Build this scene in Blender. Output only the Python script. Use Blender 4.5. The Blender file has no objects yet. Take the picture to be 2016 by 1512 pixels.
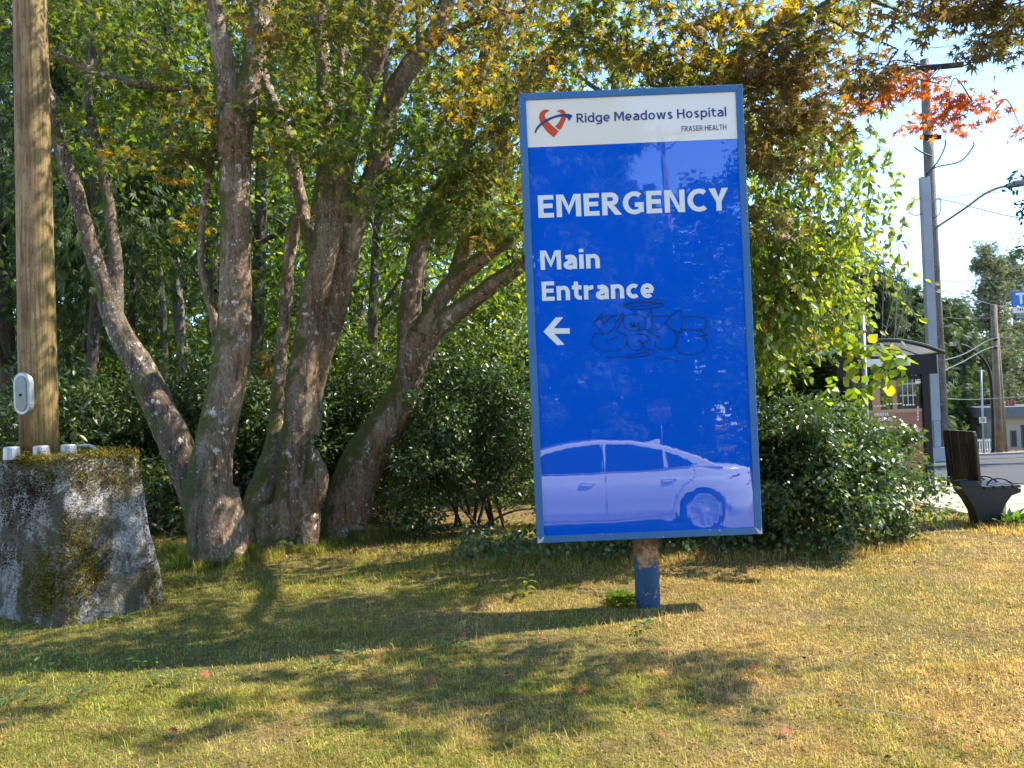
import bpy, math, random
import numpy as np
from mathutils import Vector, Matrix
R = math.radians
rng = np.random.default_rng(7)
random.seed(7)
scene = bpy.context.scene
col = scene.collection

# ------------------------------------------------------------------ camera
FPX, CX, CY = 1600.0, 1008.0, 756.0
PITCH, ROLL, EYE = R(1.5), R(-2.3), 1.413
cam_rot = Matrix.Rotation(R(90) + PITCH, 3, 'X') @ Matrix.Rotation(ROLL, 3, 'Z')
cam_d = bpy.data.cameras.new('camera')
cam = bpy.data.objects.new('camera', cam_d)
col.objects.link(cam)
cam.matrix_world = Matrix.Translation((0, 0, EYE)) @ cam_rot.to_4x4()
cam_d.sensor_width = 36; cam_d.sensor_fit = 'HORIZONTAL'
cam_d.lens = FPX / 2016 * 36
cam_d.clip_start = 0.05; cam_d.clip_end = 2000
scene.camera = cam

def ray(px, py):
    return cam_rot @ Vector(((px - CX) / FPX, (CY - py) / FPX, -1))
def P(px, py, Y):
    """world point seen at pixel (px,py) at world depth y=Y"""
    d = ray(px, py)
    return Vector((0, 0, EYE)) + d * (Y / d.y)
def G(px, py, z=0.0):
    d = ray(px, py)
    return Vector((0, 0, EYE)) + d * ((z - EYE) / d.z)
def pxm(Y):
    return FPX / Y

def sstep(a, b, x):
    t = np.clip((np.asarray(x, float) - a) / (b - a), 0, 1)
    return t * t * (3 - 2 * t)
def zt(x, y):
    """terrain height"""
    x = np.asarray(x, float); y = np.asarray(y, float)
    far = np.interp(y, [8.5, 11.5, 18, 24, 36, 50, 58, 75, 120, 400], [0, -.09, -.42, -.78, -1.68, -2.84, -3.26, -3.5, -3.5, -2])
    far = far * sstep(-1, 5, x - (y - 9) * .12)
    near = -.40 * (1 - sstep(1.7, 2.1, y))
    bump = .012 * np.sin(x * 2.3 + 1.3 * y) * np.sin(y * 1.9 - .7 * x) + .008 * np.sin(5.1 * x + y) * np.cos(4.3 * y)
    bump = bump * sstep(2.2, 3, y) * (1 - sstep(12, 20, y)) * (1 - sstep(4.2, 4.8, x))
    back = 1.5 * (1 - sstep(-60, -12, y))
    return far + near + bump + back

# ------------------------------------------------------------------ nodes
def new_mat(name):
    m = bpy.data.materials.new(name); m.use_nodes = True
    nt = m.node_tree
    for n in list(nt.nodes): nt.nodes.remove(n)
    out = nt.nodes.new('ShaderNodeOutputMaterial')
    return m, nt, out
def nd(nt, t, props=None, **inp):
    n = nt.nodes.new(t)
    for k, v in (props or {}).items(): setattr(n, k, v)
    for k, v in inp.items():
        key = int(k[1:]) if k[0] == '_' and k[1:].isdigit() else k.replace('_', ' ')
        s = n.inputs[key]
        if isinstance(v, bpy.types.NodeSocket): nt.links.new(v, s)
        else:
            if isinstance(v, (tuple, list)) and len(v) == 3 and s.type == 'RGBA': v = (*v, 1)
            s.default_value = v
    return n
def ramp(nt, fac, stops, interp='LINEAR'):
    n = nt.nodes.new('ShaderNodeValToRGB'); cr = n.color_ramp; cr.interpolation = interp
    while len(cr.elements) > 1: cr.elements.remove(cr.elements[-1])
    for i, (p, c) in enumerate(stops):
        e = cr.elements[0] if i == 0 else cr.elements.new(p)
        e.position = p
        e.color = (*c, 1) if isinstance(c, (tuple, list)) else (c, c, c, 1)
    nt.links.new(fac, n.inputs['Fac'])
    return n.outputs['Color']
def coord(nt, scale=(1, 1, 1), which='Object'):
    tc = nt.nodes.new('ShaderNodeTexCoord')
    mp = nd(nt, 'ShaderNodeMapping', Vector=tc.outputs[which], Scale=scale)
    return mp.outputs['Vector']
def noise(nt, vec, scale, detail=4, rough=.55, dist=0):
    return nd(nt, 'ShaderNodeTexNoise', Vector=vec, Scale=scale, Detail=detail, Roughness=rough, Distortion=dist).outputs['Fac']
def mix(nt, fac, a, b, mode='MIX'):
    n = nt.nodes.new('ShaderNodeMix'); n.data_type = 'RGBA'; n.blend_type = mode
    for i, v in ((0, fac), (6, a), (7, b)):
        if isinstance(v, bpy.types.NodeSocket): nt.links.new(v, n.inputs[i])
        else: n.inputs[i].default_value = (*v, 1) if isinstance(v, (tuple, list)) else v
    return n.outputs[2]
def mth(nt, op, a, b=0.0, c=0.0):
    n = nt.nodes.new('ShaderNodeMath'); n.operation = op
    for i, v in enumerate((a, b, c)):
        if isinstance(v, bpy.types.NodeSocket): nt.links.new(v, n.inputs[i])
        else: n.inputs[i].default_value = v
    return n.outputs[0]
def bump(nt, h, strength=.5, dist=.02):
    return nd(nt, 'ShaderNodeBump', Height=h, Strength=strength, Distance=dist).outputs['Normal']
def principled(nt, out, color, rough=.6, normal=None, metal=0.0, spec=.5, **kw):
    inp = dict(Base_Color=color, Roughness=rough, Metallic=metal)
    inp['Specular_IOR_Level'] = spec
    if normal is not None: inp['Normal'] = normal
    inp.update(kw)
    b = nd(nt, 'ShaderNodeBsdfPrincipled', **inp)
    nt.links.new(b.outputs[0], out.inputs[0])
    return b

def paint(name, c, rough=.5, wear=.25, wearcol=None, scale=3., metal=0, spec=.5, bmp=.08):
    """paint with uneven weathering"""
    m, nt, out = new_mat(name); v = coord(nt)
    n = noise(nt, v, scale, 6, .65)
    n2 = noise(nt, v, scale * 9, 4, .6)
    wc = wearcol or tuple(x * .55 for x in c)
    f = mth(nt, 'MULTIPLY', ramp(nt, n, [(.4, 0.), (.75, 1.)]), wear)
    c1 = mix(nt, f, c, wc)
    c2 = mix(nt, mth(nt, 'MULTIPLY', n2, wear * .6), c1, tuple(min(1, x * 1.25) for x in c))
    principled(nt, out, c2, mth(nt, 'ADD', mth(nt, 'MULTIPLY', n, .25), rough - .12), bump(nt, n2, bmp, .004), metal, spec)
    return m

def leaf_mat(name, stops, trans=.45, gloss=.35, rough=.45, tint=(1.5, 1.55, .5), patch=None, pscale=.7):
    m, nt, out = new_mat(name)
    lift = lambda st: [(q_, tuple(min(.85, x_ * 1.35) for x_ in c_)) for q_, c_ in st]
    stops = lift(stops); patch = lift(patch) if patch else None
    g = nt.nodes.new('ShaderNodeNewGeometry')
    c = ramp(nt, g.outputs['Random Per Island'], stops)
    if patch:
        v = coord(nt)
        f = ramp(nt, noise(nt, v, pscale, 3, .6), [(.42, 0.), (.62, 1.)])
        c2 = ramp(nt, g.outputs['Random Per Island'], patch)
        c = mix(nt, f, c, c2)
    b = nd(nt, 'ShaderNodeBsdfPrincipled', Base_Color=c, Roughness=rough, Specular_IOR_Level=gloss)
    tcol = mix(nt, 1.0, c, tint, 'MULTIPLY')
    t = nd(nt, 'ShaderNodeBsdfTranslucent', Color=tcol)
    mx = nd(nt, 'ShaderNodeMixShader', _0=trans, _1=b.outputs[0], _2=t.outputs[0])
    nt.links.new(mx.outputs[0], out.inputs[0])
    return m

def bark_mat(name, c1, c2, lichen=.5, moss=.5, zs=.28, scale=6):
    m, nt, out = new_mat(name); v = coord(nt, (1, 1, zs))
    v1 = coord(nt)
    n = noise(nt, v, scale * 2.2, 8, .7, .4)
    n2 = noise(nt, v1, 2.2, 4, .6)
    c = mix(nt, ramp(nt, n, [(.3, 0.), (.7, 1.)]), c1, c2)
    c = mix(nt, ramp(nt, n2, [(.35, 0.), (.7, .55)]), c, tuple(x * .55 for x in c1))
    red = ramp(nt, noise(nt, coord(nt, (1, 1, .4)), 3.4, 5, .7), [(.5, 0.), (.68, .45)])
    c = mix(nt, red, c, (c2[0] * .85, c2[1] * .62, c2[2] * .5))
    gry = ramp(nt, noise(nt, v1, 1.7, 4, .6), [(.5, 0.), (.65, .5)])
    c = mix(nt, gry, c, (c2[0] * .8, c2[1] * .95, c2[2] * 1.05))
    spk = noise(nt, coord(nt, (1, 1, .45)), 55, 6, .85)
    c = mix(nt, 1., c, ramp(nt, spk, [(.34, .30), (.5, .92), (.62, 1.3)]), 'MULTIPLY')
    crk = ramp(nt, noise(nt, coord(nt, (1, 1, .10)), 15, 6, .75, .8), [(.40, .35), (.48, 1.)])
    c = mix(nt, .8, c, mix(nt, 1., c, crk, 'MULTIPLY'))
    zone = ramp(nt, noise(nt, v1, 2.3, 3, .6), [(.44, 0.), (.60, 1.)])
    vz = nd(nt, 'ShaderNodeMapping', Vector=v1, Scale=(1, 1, .7)).outputs[0]
    pt = ramp(nt, noise(nt, vz, 15, 4, .62), [(.59, 0.), (.61, 1.)])
    vo = nd(nt, 'ShaderNodeTexVoronoi', Vector=vz, Scale=24., Randomness=1.)
    d = mth(nt, 'ADD', vo.outputs['Distance'], mth(nt, 'MULTIPLY', noise(nt, v1, 45, 3, .6), .35))
    dots = mth(nt, 'MULTIPLY', ramp(nt, d, [(.30, 1.), (.37, 0.)]), ramp(nt, noise(nt, v1, 6., 2, .5), [(.46, 0.), (.56, 1.)]))
    sp = mth(nt, 'MULTIPLY', mth(nt, 'MAXIMUM', mth(nt, 'MULTIPLY', pt, zone), dots), lichen)
    c = mix(nt, sp, c, mix(nt, noise(nt, v1, 9, 2, .5), (.66, .61, .50), (.95, .86, .72)))
    geo = nt.nodes.new('ShaderNodeNewGeometry')
    sx = nd(nt, 'ShaderNodeSeparateXYZ', Vector=geo.outputs['Normal'])
    up = mth(nt, 'ADD', mth(nt, 'MULTIPLY', sx.outputs['Z'], .35), mth(nt, 'MULTIPLY', sx.outputs['X'], -.22))
    mf = ramp(nt, mth(nt, 'ADD', noise(nt, v1, 2.6, 5, .65), up), [(.55, 0.), (.68, 1.)])
    mf = mth(nt, 'MULTIPLY', mf, moss)
    mc = mix(nt, noise(nt, v1, 45, 3, .6), (.06, .068, .012), (.17, .165, .03))
    c = mix(nt, mf, c, mc)
    fine = noise(nt, coord(nt, (1, 1, .12)), scale * 9, 6, .7)
    h = mth(nt, 'ADD', mth(nt, 'MULTIPLY', n, .9), mth(nt, 'ADD', mth(nt, 'MULTIPLY', fine, .7), mth(nt, 'MULTIPLY', spk, .8)))
    h = mth(nt, 'ADD', h, mth(nt, 'MULTIPLY', mth(nt, 'MULTIPLY', noise(nt, v1, 60, 4, .7), mf), 1.4))
    principled(nt, out, c, .85, bump(nt, h, .9, .025), 0, .25)
    return m

# ------------------------------------------------------------------ objects
def thing(name, label, cat, loc, group=None):
    o = bpy.data.objects.new(name, None); col.objects.link(o)
    o.location = loc; o.empty_display_size = .1
    tag(o, label, cat, group); return o
def tag(o, label=None, cat=None, group=None, kind=None):
    if label: o['label'] = label
    if cat: o['category'] = cat
    if group: o['group'] = group
    if kind: o['kind'] = kind
    return o
def origin_of(p):
    v = Vector((0, 0, 0))
    while p is not None:
        v = v + p.location; p = p.parent
    return v
def link_mesh(name, me, m, parent=None, loc=None, smooth=False):
    o = bpy.data.objects.new(name, me); col.objects.link(o)
    if m: me.materials.append(m)
    if smooth: me.shade_smooth()
    if parent is not None:
        o.parent = parent
        off = origin_of(parent)
    else:
        off = Vector(loc) if loc is not None else Vector((0, 0, 0)); o.location = off
    if off.length > 0: me.transform(Matrix.Translation(-off))
    return o
def np_mesh(name, V, polys):
    """polys: list of (k, faces array n x k)"""
    me = bpy.data.meshes.new(name)
    V = np.asarray(V, np.float32)
    me.vertices.add(len(V)); me.vertices.foreach_set('co', V.ravel())
    loops = np.concatenate([f.ravel() for f in polys]).astype(np.int32)
    totals = np.concatenate([np.full(len(f), f.shape[1]) for f in polys]).astype(np.int32)
    starts = np.concatenate([[0], np.cumsum(totals)[:-1]]).astype(np.int32)
    me.loops.add(len(loops)); me.loops.foreach_set('vertex_index', loops)
    me.polygons.add(len(totals)); me.polygons.foreach_set('loop_start', starts)
    me.update(calc_edges=True)
    return me

class MB:
    def __init__(s): s.v = []; s.f = []
    def add(s, vs, fs):
        b = len(s.v); s.v += [tuple(v) for v in vs]; s.f += [tuple(b + i for i in f) for f in fs]; return s
    def box(s, lo, hi, M=None):
        (a, b, c), (d, e, f) = lo, hi
        vs = [Vector(p) for p in ((a,b,c),(d,b,c),(d,e,c),(a,e,c),(a,b,f),(d,b,f),(d,e,f),(a,e,f))]
        if M is not None: vs = [M @ p for p in vs]
        return s.add(vs, [(3,2,1,0),(4,5,6,7),(0,1,5,4),(1,2,6,5),(2,3,7,6),(3,0,4,7)])
    def tube(s, pts, rad, seg=10, caps=True, wob=0.0):
        pts = [Vector(p) for p in pts]; n = len(pts)
        if not hasattr(rad, '__len__'): rad = [rad] * n
        vs = []; up = None
        for i, p in enumerate(pts):
            t = (pts[min(i + 1, n - 1)] - pts[max(i - 1, 0)]).normalized()
            if up is None: up = t.orthogonal().normalized()
            up = (up - t * up.dot(t)); up = up.normalized() if up.length > 1e-6 else t.orthogonal().normalized()
            w = t.cross(up)
            for k in range(seg):
                a = 2 * math.pi * k / seg
                r = rad[i] * (1 + wob * (random.random() - .5))
                vs.append(p + (up * math.cos(a) + w * math.sin(a)) * r)
        fs = []
        for i in range(n - 1):
            for k in range(seg):
                a = i * seg + k; b = i * seg + (k + 1) % seg
                fs.append((a, b, b + seg, a + seg))
        if caps: fs += [tuple(range(seg - 1, -1, -1)), tuple((n - 1) * seg + k for k in range(seg))]
        return s.add(vs, fs)
    def lathe(s, prof, c, seg=24, M=None):
        """prof: list (r,z) about vertical axis at c"""
        vs = []
        for r, z in prof:
            for k in range(seg):
                a = 2 * math.pi * k / seg; p = Vector((r * math.cos(a), r * math.sin(a), z))
                if M is not None: p = M @ p
                vs.append(p + Vector(c))
        fs = []
        for i in range(len(prof) - 1):
            for k in range(seg):
                a = i * seg + k; b = i * seg + (k + 1) % seg
                fs.append((a, b, b + seg, a + seg))
        fs += [tuple(range(seg - 1, -1, -1)), tuple((len(prof) - 1) * seg + k for k in range(seg))]
        return s.add(vs, fs)
    def prism(s, poly, fn, t0, t1):
        """poly: 2D outline; fn(u,v,w)->Vector; extruded w from t0 to t1"""
        n = len(poly)
        vs = [fn(u, v, t0) for u, v in poly] + [fn(u, v, t1) for u, v in poly]
        fs = [tuple(range(n - 1, -1, -1)), tuple(range(n, 2 * n))]
        fs += [(i, (i + 1) % n, n + (i + 1) % n, n + i) for i in range(n)]
        return s.add(vs, fs)
    def mesh(s, name):
        me = bpy.data.meshes.new(name); me.from_pydata([tuple(v) for v in s.v], [], s.f); me.update(); return me
    def obj(s, name, m, parent=None, loc=None, smooth=False, bevel=0, seg=2, fixn=True):
        me = s.mesh(name)
        if fixn:
            import bmesh
            bm = bmesh.new(); bm.from_mesh(me); bmesh.ops.recalc_face_normals(bm, faces=bm.faces); bm.to_mesh(me); bm.free()
        o = link_mesh(name, me, m, parent, loc, smooth)
        if bevel:
            b = o.modifiers.new('edge', 'BEVEL'); b.width = bevel; b.segments = seg; b.limit_method = 'ANGLE'; b.angle_limit = R(35)
        return o

def smooth_path(pts, n=6):
    """Catmull-Rom through points (any dimension)"""
    p = [np.array(q, float) for q in pts]
    p = [2 * p[0] - p[1]] + p + [2 * p[-1] - p[-2]]
    o = []
    for i in range(1, len(p) - 2):
        for k in range(n):
            t = k / n
            a, b, c, d = p[i - 1], p[i], p[i + 1], p[i + 2]
            o.append(.5 * (2 * b + (c - a) * t + (2 * a - 5 * b + 4 * c - d) * t * t + (3 * b - a - 3 * c + d) * t ** 3))
    o.append(p[-2]); return o

# ------------------------------------------------------------------ leaves
def unit(a): return a / np.maximum(np.linalg.norm(a, axis=-1, keepdims=True), 1e-9)
def tmpl_maple():
    ang = [-128, -82, -40, 0, 40, 82, 128]; ln = [.42, .72, .9, 1.0, .9, .72, .42]
    V = [(0, 0, 0)]; notch = [(-.05, -.1)]
    for i in range(6):
        a = R((ang[i] + ang[i + 1]) / 2); r = .30
        notch.append((math.sin(a) * r, math.cos(a) * r))
    notch.append((.05, -.1))
    nb = len(V)
    for x, y in notch: V.append((x, y, .02))
    tb = len(V)
    for a, l in zip(ang, ln): V.append((math.sin(R(a)) * l, math.cos(R(a)) * l, -.16 * l))
    F = [(0, nb + i + 1, tb + i, nb + i) for i in range(7)]
    return np.array(V), [np.array(F)]
def tmpl_ovate(w=.27, fold=.06, curl=-.12):
    V = [(0,0,0), (-w*.85,.28,fold), (-w*.9,.55,fold+curl*.3), (w*.85,.28,fold), (w*.9,.55,fold+curl*.3), (0,.42,0), (0,1,curl)]
    F4 = [(0,5,2,1), (0,3,4,5)]; F3 = [(2,5,6), (5,4,6)]
    return np.array(V), [np.array(F4), np.array(F3)]
def tmpl_simple(w=.28, fold=.07, curl=-.1):
    V = [(0,0,0), (-w,.45,fold), (w,.45,fold), (0,1,curl)]
    return np.array(V), [np.array([(0,2,1), (1,2,3)])]
def tmpl_spray():
    """flat scale-leaf spray of a conifer"""
    V = []; F = []
    for a, l in ((-38, .6), (0, 1.), (38, .6), (-20, .85), (20, .85)):
        b = len(V); c, s = math.cos(R(a)), math.sin(R(a))
        for x, y, z in ((0, 0, 0), (-.06, .5 * l, 0), (.06, .5 * l, 0), (0, l, -.15 * l)):
            V.append((x * c + y * s, -x * s + y * c, z))
        F += [(b, b + 2, b + 3, b + 1)]
    return np.array(V), [np.array(F)]
MAPLE, OVATE, SIMPLE, SPRAY = tmpl_maple(), tmpl_ovate(), tmpl_simple(), tmpl_spray()
NARROW = tmpl_ovate(.17, .04, -.16)

def leaf_cloud(name, C, U, N, S, tmpl, m, parent=None, loc=None):
    T, polys = tmpl
    n = len(C)
    U = unit(U); X = unit(np.cross(U, N)); W = np.cross(X, U)
    S = np.asarray(S).reshape(-1, 1, 1)
    V = C[:, None, :] + S * (T[None, :, 0:1] * X[:, None, :] + T[None, :, 1:2] * U[:, None, :] + T[None, :, 2:3] * W[:, None, :])
    k = len(T); off = (np.arange(n) * k)[:, None, None]
    me = np_mesh(name, V.reshape(-1, 3), [(p[None] + off).reshape(-1, p.shape[1]) for p in polys])
    return link_mesh(name, me, m, parent, loc)
def gauss(n, s=1.0): return rng.normal(0, s, (n, 3))

def sprays(centers, radius, nleaf, flat=.16, droop=.5, size=(.05, .085), upbias=1.0, rand=.55):
    """layers of leaves: every centre carries a flattened, slightly tilted disc of leaves"""
    Cs, Us, Ns, Ss = [], [], [], []
    for c in centers:
        r = radius * rng.uniform(.6, 1.35); k = max(4, int(nleaf * rng.uniform(.6, 1.4)))
        tilt = unit(np.array([[0, 0, 1.]]) + gauss(1, .22))[0]
        ax = unit(np.cross(tilt, gauss(1)[0])[None])[0]; ay = np.cross(tilt, ax)
        rr = r * np.sqrt(rng.random(k)); th = rng.random(k) * 6.283
        off = (ax[None] * (rr * np.cos(th))[:, None] + ay[None] * (rr * np.sin(th))[:, None] * .7
               + tilt[None] * rng.normal(0, flat * r, k)[:, None])
        off[:, 2] -= .25 * (rr / r) ** 2 * r
        Cs.append(np.array(c)[None] + off)
        Us.append(unit(off) * .8 + gauss(k, .45) + np.array([[0, 0, -droop]]))
        Ns.append(tilt[None] * upbias + gauss(k, rand))
        Ss.append(rng.uniform(*size, k))
    return np.concatenate(Cs), np.concatenate(Us), np.concatenate(Ns), np.concatenate(Ss)

def clumps(centers, rad, nleaf, size, droop=.3, out=.6, squash=.7, rand=.8):
    Cs, Us, Ns, Ss = [], [], [], []
    for c in centers:
        r = rad * rng.uniform(.55, 1.4); k = max(5, int(nleaf * rng.uniform(.5, 1.5)))
        d = unit(gauss(k)) * (rng.random(k) ** .5)[:, None] * r
        d[:, 2] *= squash
        Cs.append(np.array(c)[None] + d)
        Us.append(unit(d) * out + gauss(k, .5) + np.array([[0, 0, -droop]]))
        Ns.append(unit(d) * .5 + np.array([[0, 0, .6]]) + gauss(k, rand * .6))
        Ss.append(rng.uniform(*size, k))
    return np.concatenate(Cs), np.concatenate(Us), np.concatenate(Ns), np.concatenate(Ss)
def cat(*a): return tuple(np.concatenate(x) for x in zip(*a))
# ================================================================== materials
BARK = bark_mat('maple bark', (.21, .13, .075), (.56, .40, .26), 1.0, .95)
BARK_MID = bark_mat('shaded maple bark', (.12, .08, .052), (.34, .25, .17), .8, .9)  # darker copy of the maple bark, shade put into its colour
BARK_DARK = bark_mat('dark bark', (.07, .052, .04), (.19, .14, .10), .35, .6)
BARK_PALE = bark_mat('pale bark', (.17, .15, .12), (.36, .32, .26), .2, .1)
LEAF_MAPLE = leaf_mat('maple leaf', [(0, (.040, .044, .012)), (.35, (.080, .072, .018)), (.6, (.11, .075, .022)), (.8, (.14, .07, .024)), (1, (.19, .15, .03))],
                      .5, .3, .5, (2.4, 2.2, .8), [(0, (.03, .045, .012)), (.6, (.06, .08, .018)), (1, (.12, .11, .02))], .55)
LEAF_GREEN = leaf_mat('green maple leaf', [(0, (.032, .056, .016)), (.5, (.062, .09, .022)), (.85, (.105, .115, .025)), (1, (.16, .12, .03))], .5, .3, .5, (2.4, 2.4, .7))
LEAF_YELLOW = leaf_mat('yellow maple leaf', [(0, (.22, .16, .02)), (.5, (.30, .22, .025)), (1, (.26, .13, .02))], .55, .2, .5, (1.6, 1.5, .5))
LEAF_RED = leaf_mat('orange red maple leaf', [(0, (.28, .06, .02)), (.4, (.42, .12, .03)), (.7, (.32, .14, .03)), (1, (.22, .11, .03))], .5, .25, .5, (1.9, 1.5, .8))
LEAF_BRONZE = leaf_mat('bronze maple leaf', [(0, (.058, .050, .020)), (.35, (.095, .078, .026)), (.7, (.09, .092, .028)), (.92, (.15, .115, .03)), (1, (.2, .10, .03))], .44, .3, .5, (1.8, 1.7, .75), [(0, (.07, .045, .024)), (.6, (.12, .07, .032)), (1, (.18, .09, .035))], 1.1)
LEAF_CHERRY = leaf_mat('cherry leaf', [(0, (.065, .11, .022)), (.5, (.125, .165, .034)), (.85, (.21, .235, .05)), (1, (.30, .25, .06))], .5, .4, .4, (1.9, 1.9, .55))
LEAF_HOLLY = leaf_mat('glossy hedge leaf', [(0, (.035, .062, .024)), (.5, (.06, .095, .034)), (.9, (.10, .135, .04)), (1, (.20, .20, .05))], .3, .55, .36, (1.6, 1.8, .6))
LEAF_RHODO = leaf_mat('rhododendron leaf', [(0, (.022, .04, .011)), (.6, (.042, .066, .016)), (1, (.095, .115, .025))], .3, .5, .4, (1.8, 2.0, .6))
LEAF_VINE = leaf_mat('vine leaf', [(0, (.10, .16, .02)), (.6, (.17, .22, .03)), (1, (.28, .24, .03))], .5, .35, .4, (1.8, 1.7, .5))
LEAF_FOREST = leaf_mat('woodland leaf', [(0, (.04, .068, .014)), (.5, (.07, .112, .02)), (.85, (.125, .165, .028)), (1, (.2, .2, .035))], .5, .35, .42, (2.4, 2.3, .6))
LEAF_CEDAR = leaf_mat('cedar spray', [(0, (.022, .042, .018)), (.6, (.04, .065, .024)), (1, (.08, .10, .035))], .38, .25, .55, (1.8, 1.8, .7))
LEAF_PINE = leaf_mat('pine needle', [(0, (.08, .10, .06)), (.6, (.14, .16, .09)), (1, (.22, .21, .12))], .3, .25, .55, (1.4, 1.4, .9))
LEAF_DARK = leaf_mat('dark broad leaf', [(0, (.018, .036, .014)), (.6, (.032, .058, .02)), (1, (.06, .08, .025))], .35, .45, .4, (1.8, 1.8, .6))
LEAF_WEED = leaf_mat('weed leaf', [(0, (.035, .075, .028)), (.6, (.06, .11, .035)), (1, (.12, .16, .05))], .35, .35, .45, (1.6, 1.7, .5))
MOSS = leaf_mat('moss tuft', [(0, (.07, .06, .01)), (.5, (.15, .12, .018)), (.85, (.18, .15, .02)), (1, (.10, .055, .02))], .3, .1, .8, (1.2, 1.2, .6))
MOSS_DARK = leaf_mat('dead moss tuft', [(0, (.012, .008, .006)), (.6, (.035, .022, .014)), (1, (.07, .05, .02))], .2, .1, .9)
LITTER = leaf_mat('dry leaf litter', [(0, (.05, .025, .015)), (.5, (.11, .06, .03)), (.8, (.17, .10, .05)), (1, (.14, .04, .025))], .2, .15, .7)
LEAF_FALLEN = leaf_mat('fallen red leaf', [(0, (.20, .022, .014)), (.6, (.20, .055, .028)), (1, (.10, .04, .02))], .15, .2, .6)
GALV = paint('galvanised metal', (.36, .37, .37), .45, .5, (.22, .22, .20), 8, .6)
BLACK = paint('black powder coat', (.007, .007, .008), .5, .3, (.02, .02, .02), 5, 0, .3)
FRAME = paint('faded blue frame paint', (.038, .14, .32), .5, .6, (.085, .20, .34), 2.6, 0, .4)
WOODGREY = bark_mat('weathered pole wood', (.20, .17, .14), (.42, .37, .31), .15, .05, .05, 9)
WOODTAN = bark_mat('tan pole wood', (.22, .16, .10), (.38, .29, .19), 0, 0, .05, 9)
WIREM = paint('wire', (.05, .05, .055), .6, .2)
WHITE_V = paint('white vinyl', (.78, .77, .74), .4, .12, (.6, .58, .52), 2)
NAVY_V = paint('navy vinyl', (.015, .05, .19), .4, .15, None, 2)
ORANGE_V = paint('orange vinyl', (.62, .075, .02), .4, .1, None, 2)
PEN = paint('marker ink', (.004, .012, .06), .5, .1)
CHIP = paint('bare primer', (.55, .55, .52), .7, .5, (.3, .24, .18), 20)

def mat_pole():
    m, nt, out = new_mat('weathered brown pole'); v = coord(nt, (1, 1, .10)); v1 = coord(nt)
    n = noise(nt, v, 20, 8, .7, .3); n2 = noise(nt, coord(nt, (1, 1, .16)), 4.2, 5, .65); n3 = noise(nt, coord(nt, (1, 1, .02)), 70, 3, .6)
    sx = nd(nt, 'ShaderNodeSeparateXYZ', Vector=v1)
    c = mix(nt, ramp(nt, n, [(.38, 0.), (.62, 1.)]), (.19, .12, .06), (.43, .30, .155))
    ol = ramp(nt, mth(nt, 'ADD', n2, mth(nt, 'MULTIPLY', sx.outputs['X'], 1.1)), [(.5, 0.), (.68, 1.)])
    c = mix(nt, mth(nt, 'MULTIPLY', ol, .55), c, mix(nt, n, (.24, .18, .04), (.45, .36, .12)))
    rd = ramp(nt, mth(nt, 'ADD', n2, mth(nt, 'MULTIPLY', sx.outputs['X'], -1.6)), [(.58, 0.), (.78, 1.)])
    c = mix(nt, mth(nt, 'MULTIPLY', rd, .75), c, (.32, .17, .125))
    wt = ramp(nt, noise(nt, coord(nt, (1, 1, .3)), 5, 6, .7), [(.6, 0.), (.72, 1.)])
    c = mix(nt, mth(nt, 'MULTIPLY', wt, .55), c, (.30, .27, .19))
    c = mix(nt, mth(nt, 'MULTIPLY', ramp(nt, n3, [(.48, 0.), (.62, 1.)]), .6), c, (.09, .05, .022))
    blt = ramp(nt, noise(nt, v1, 2.4, 6, .7, .5), [(.40, (.62, .56, .50)), (.62, (1.12, 1.08, 1.02))])
    c = mix(nt, 1., c, blt, 'MULTIPLY')
    pit = ramp(nt, noise(nt, coord(nt, (1, 1, .4)), 60, 4, .8), [(.34, .45), (.44, 1.)])
    c = mix(nt, 1., c, pit, 'MULTIPLY')
    principled(nt, out, c, .75, bump(nt, mth(nt, 'ADD', n, mth(nt, 'MULTIPLY', n3, .8)), .5, .010), 0, .25)
    return m
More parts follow.
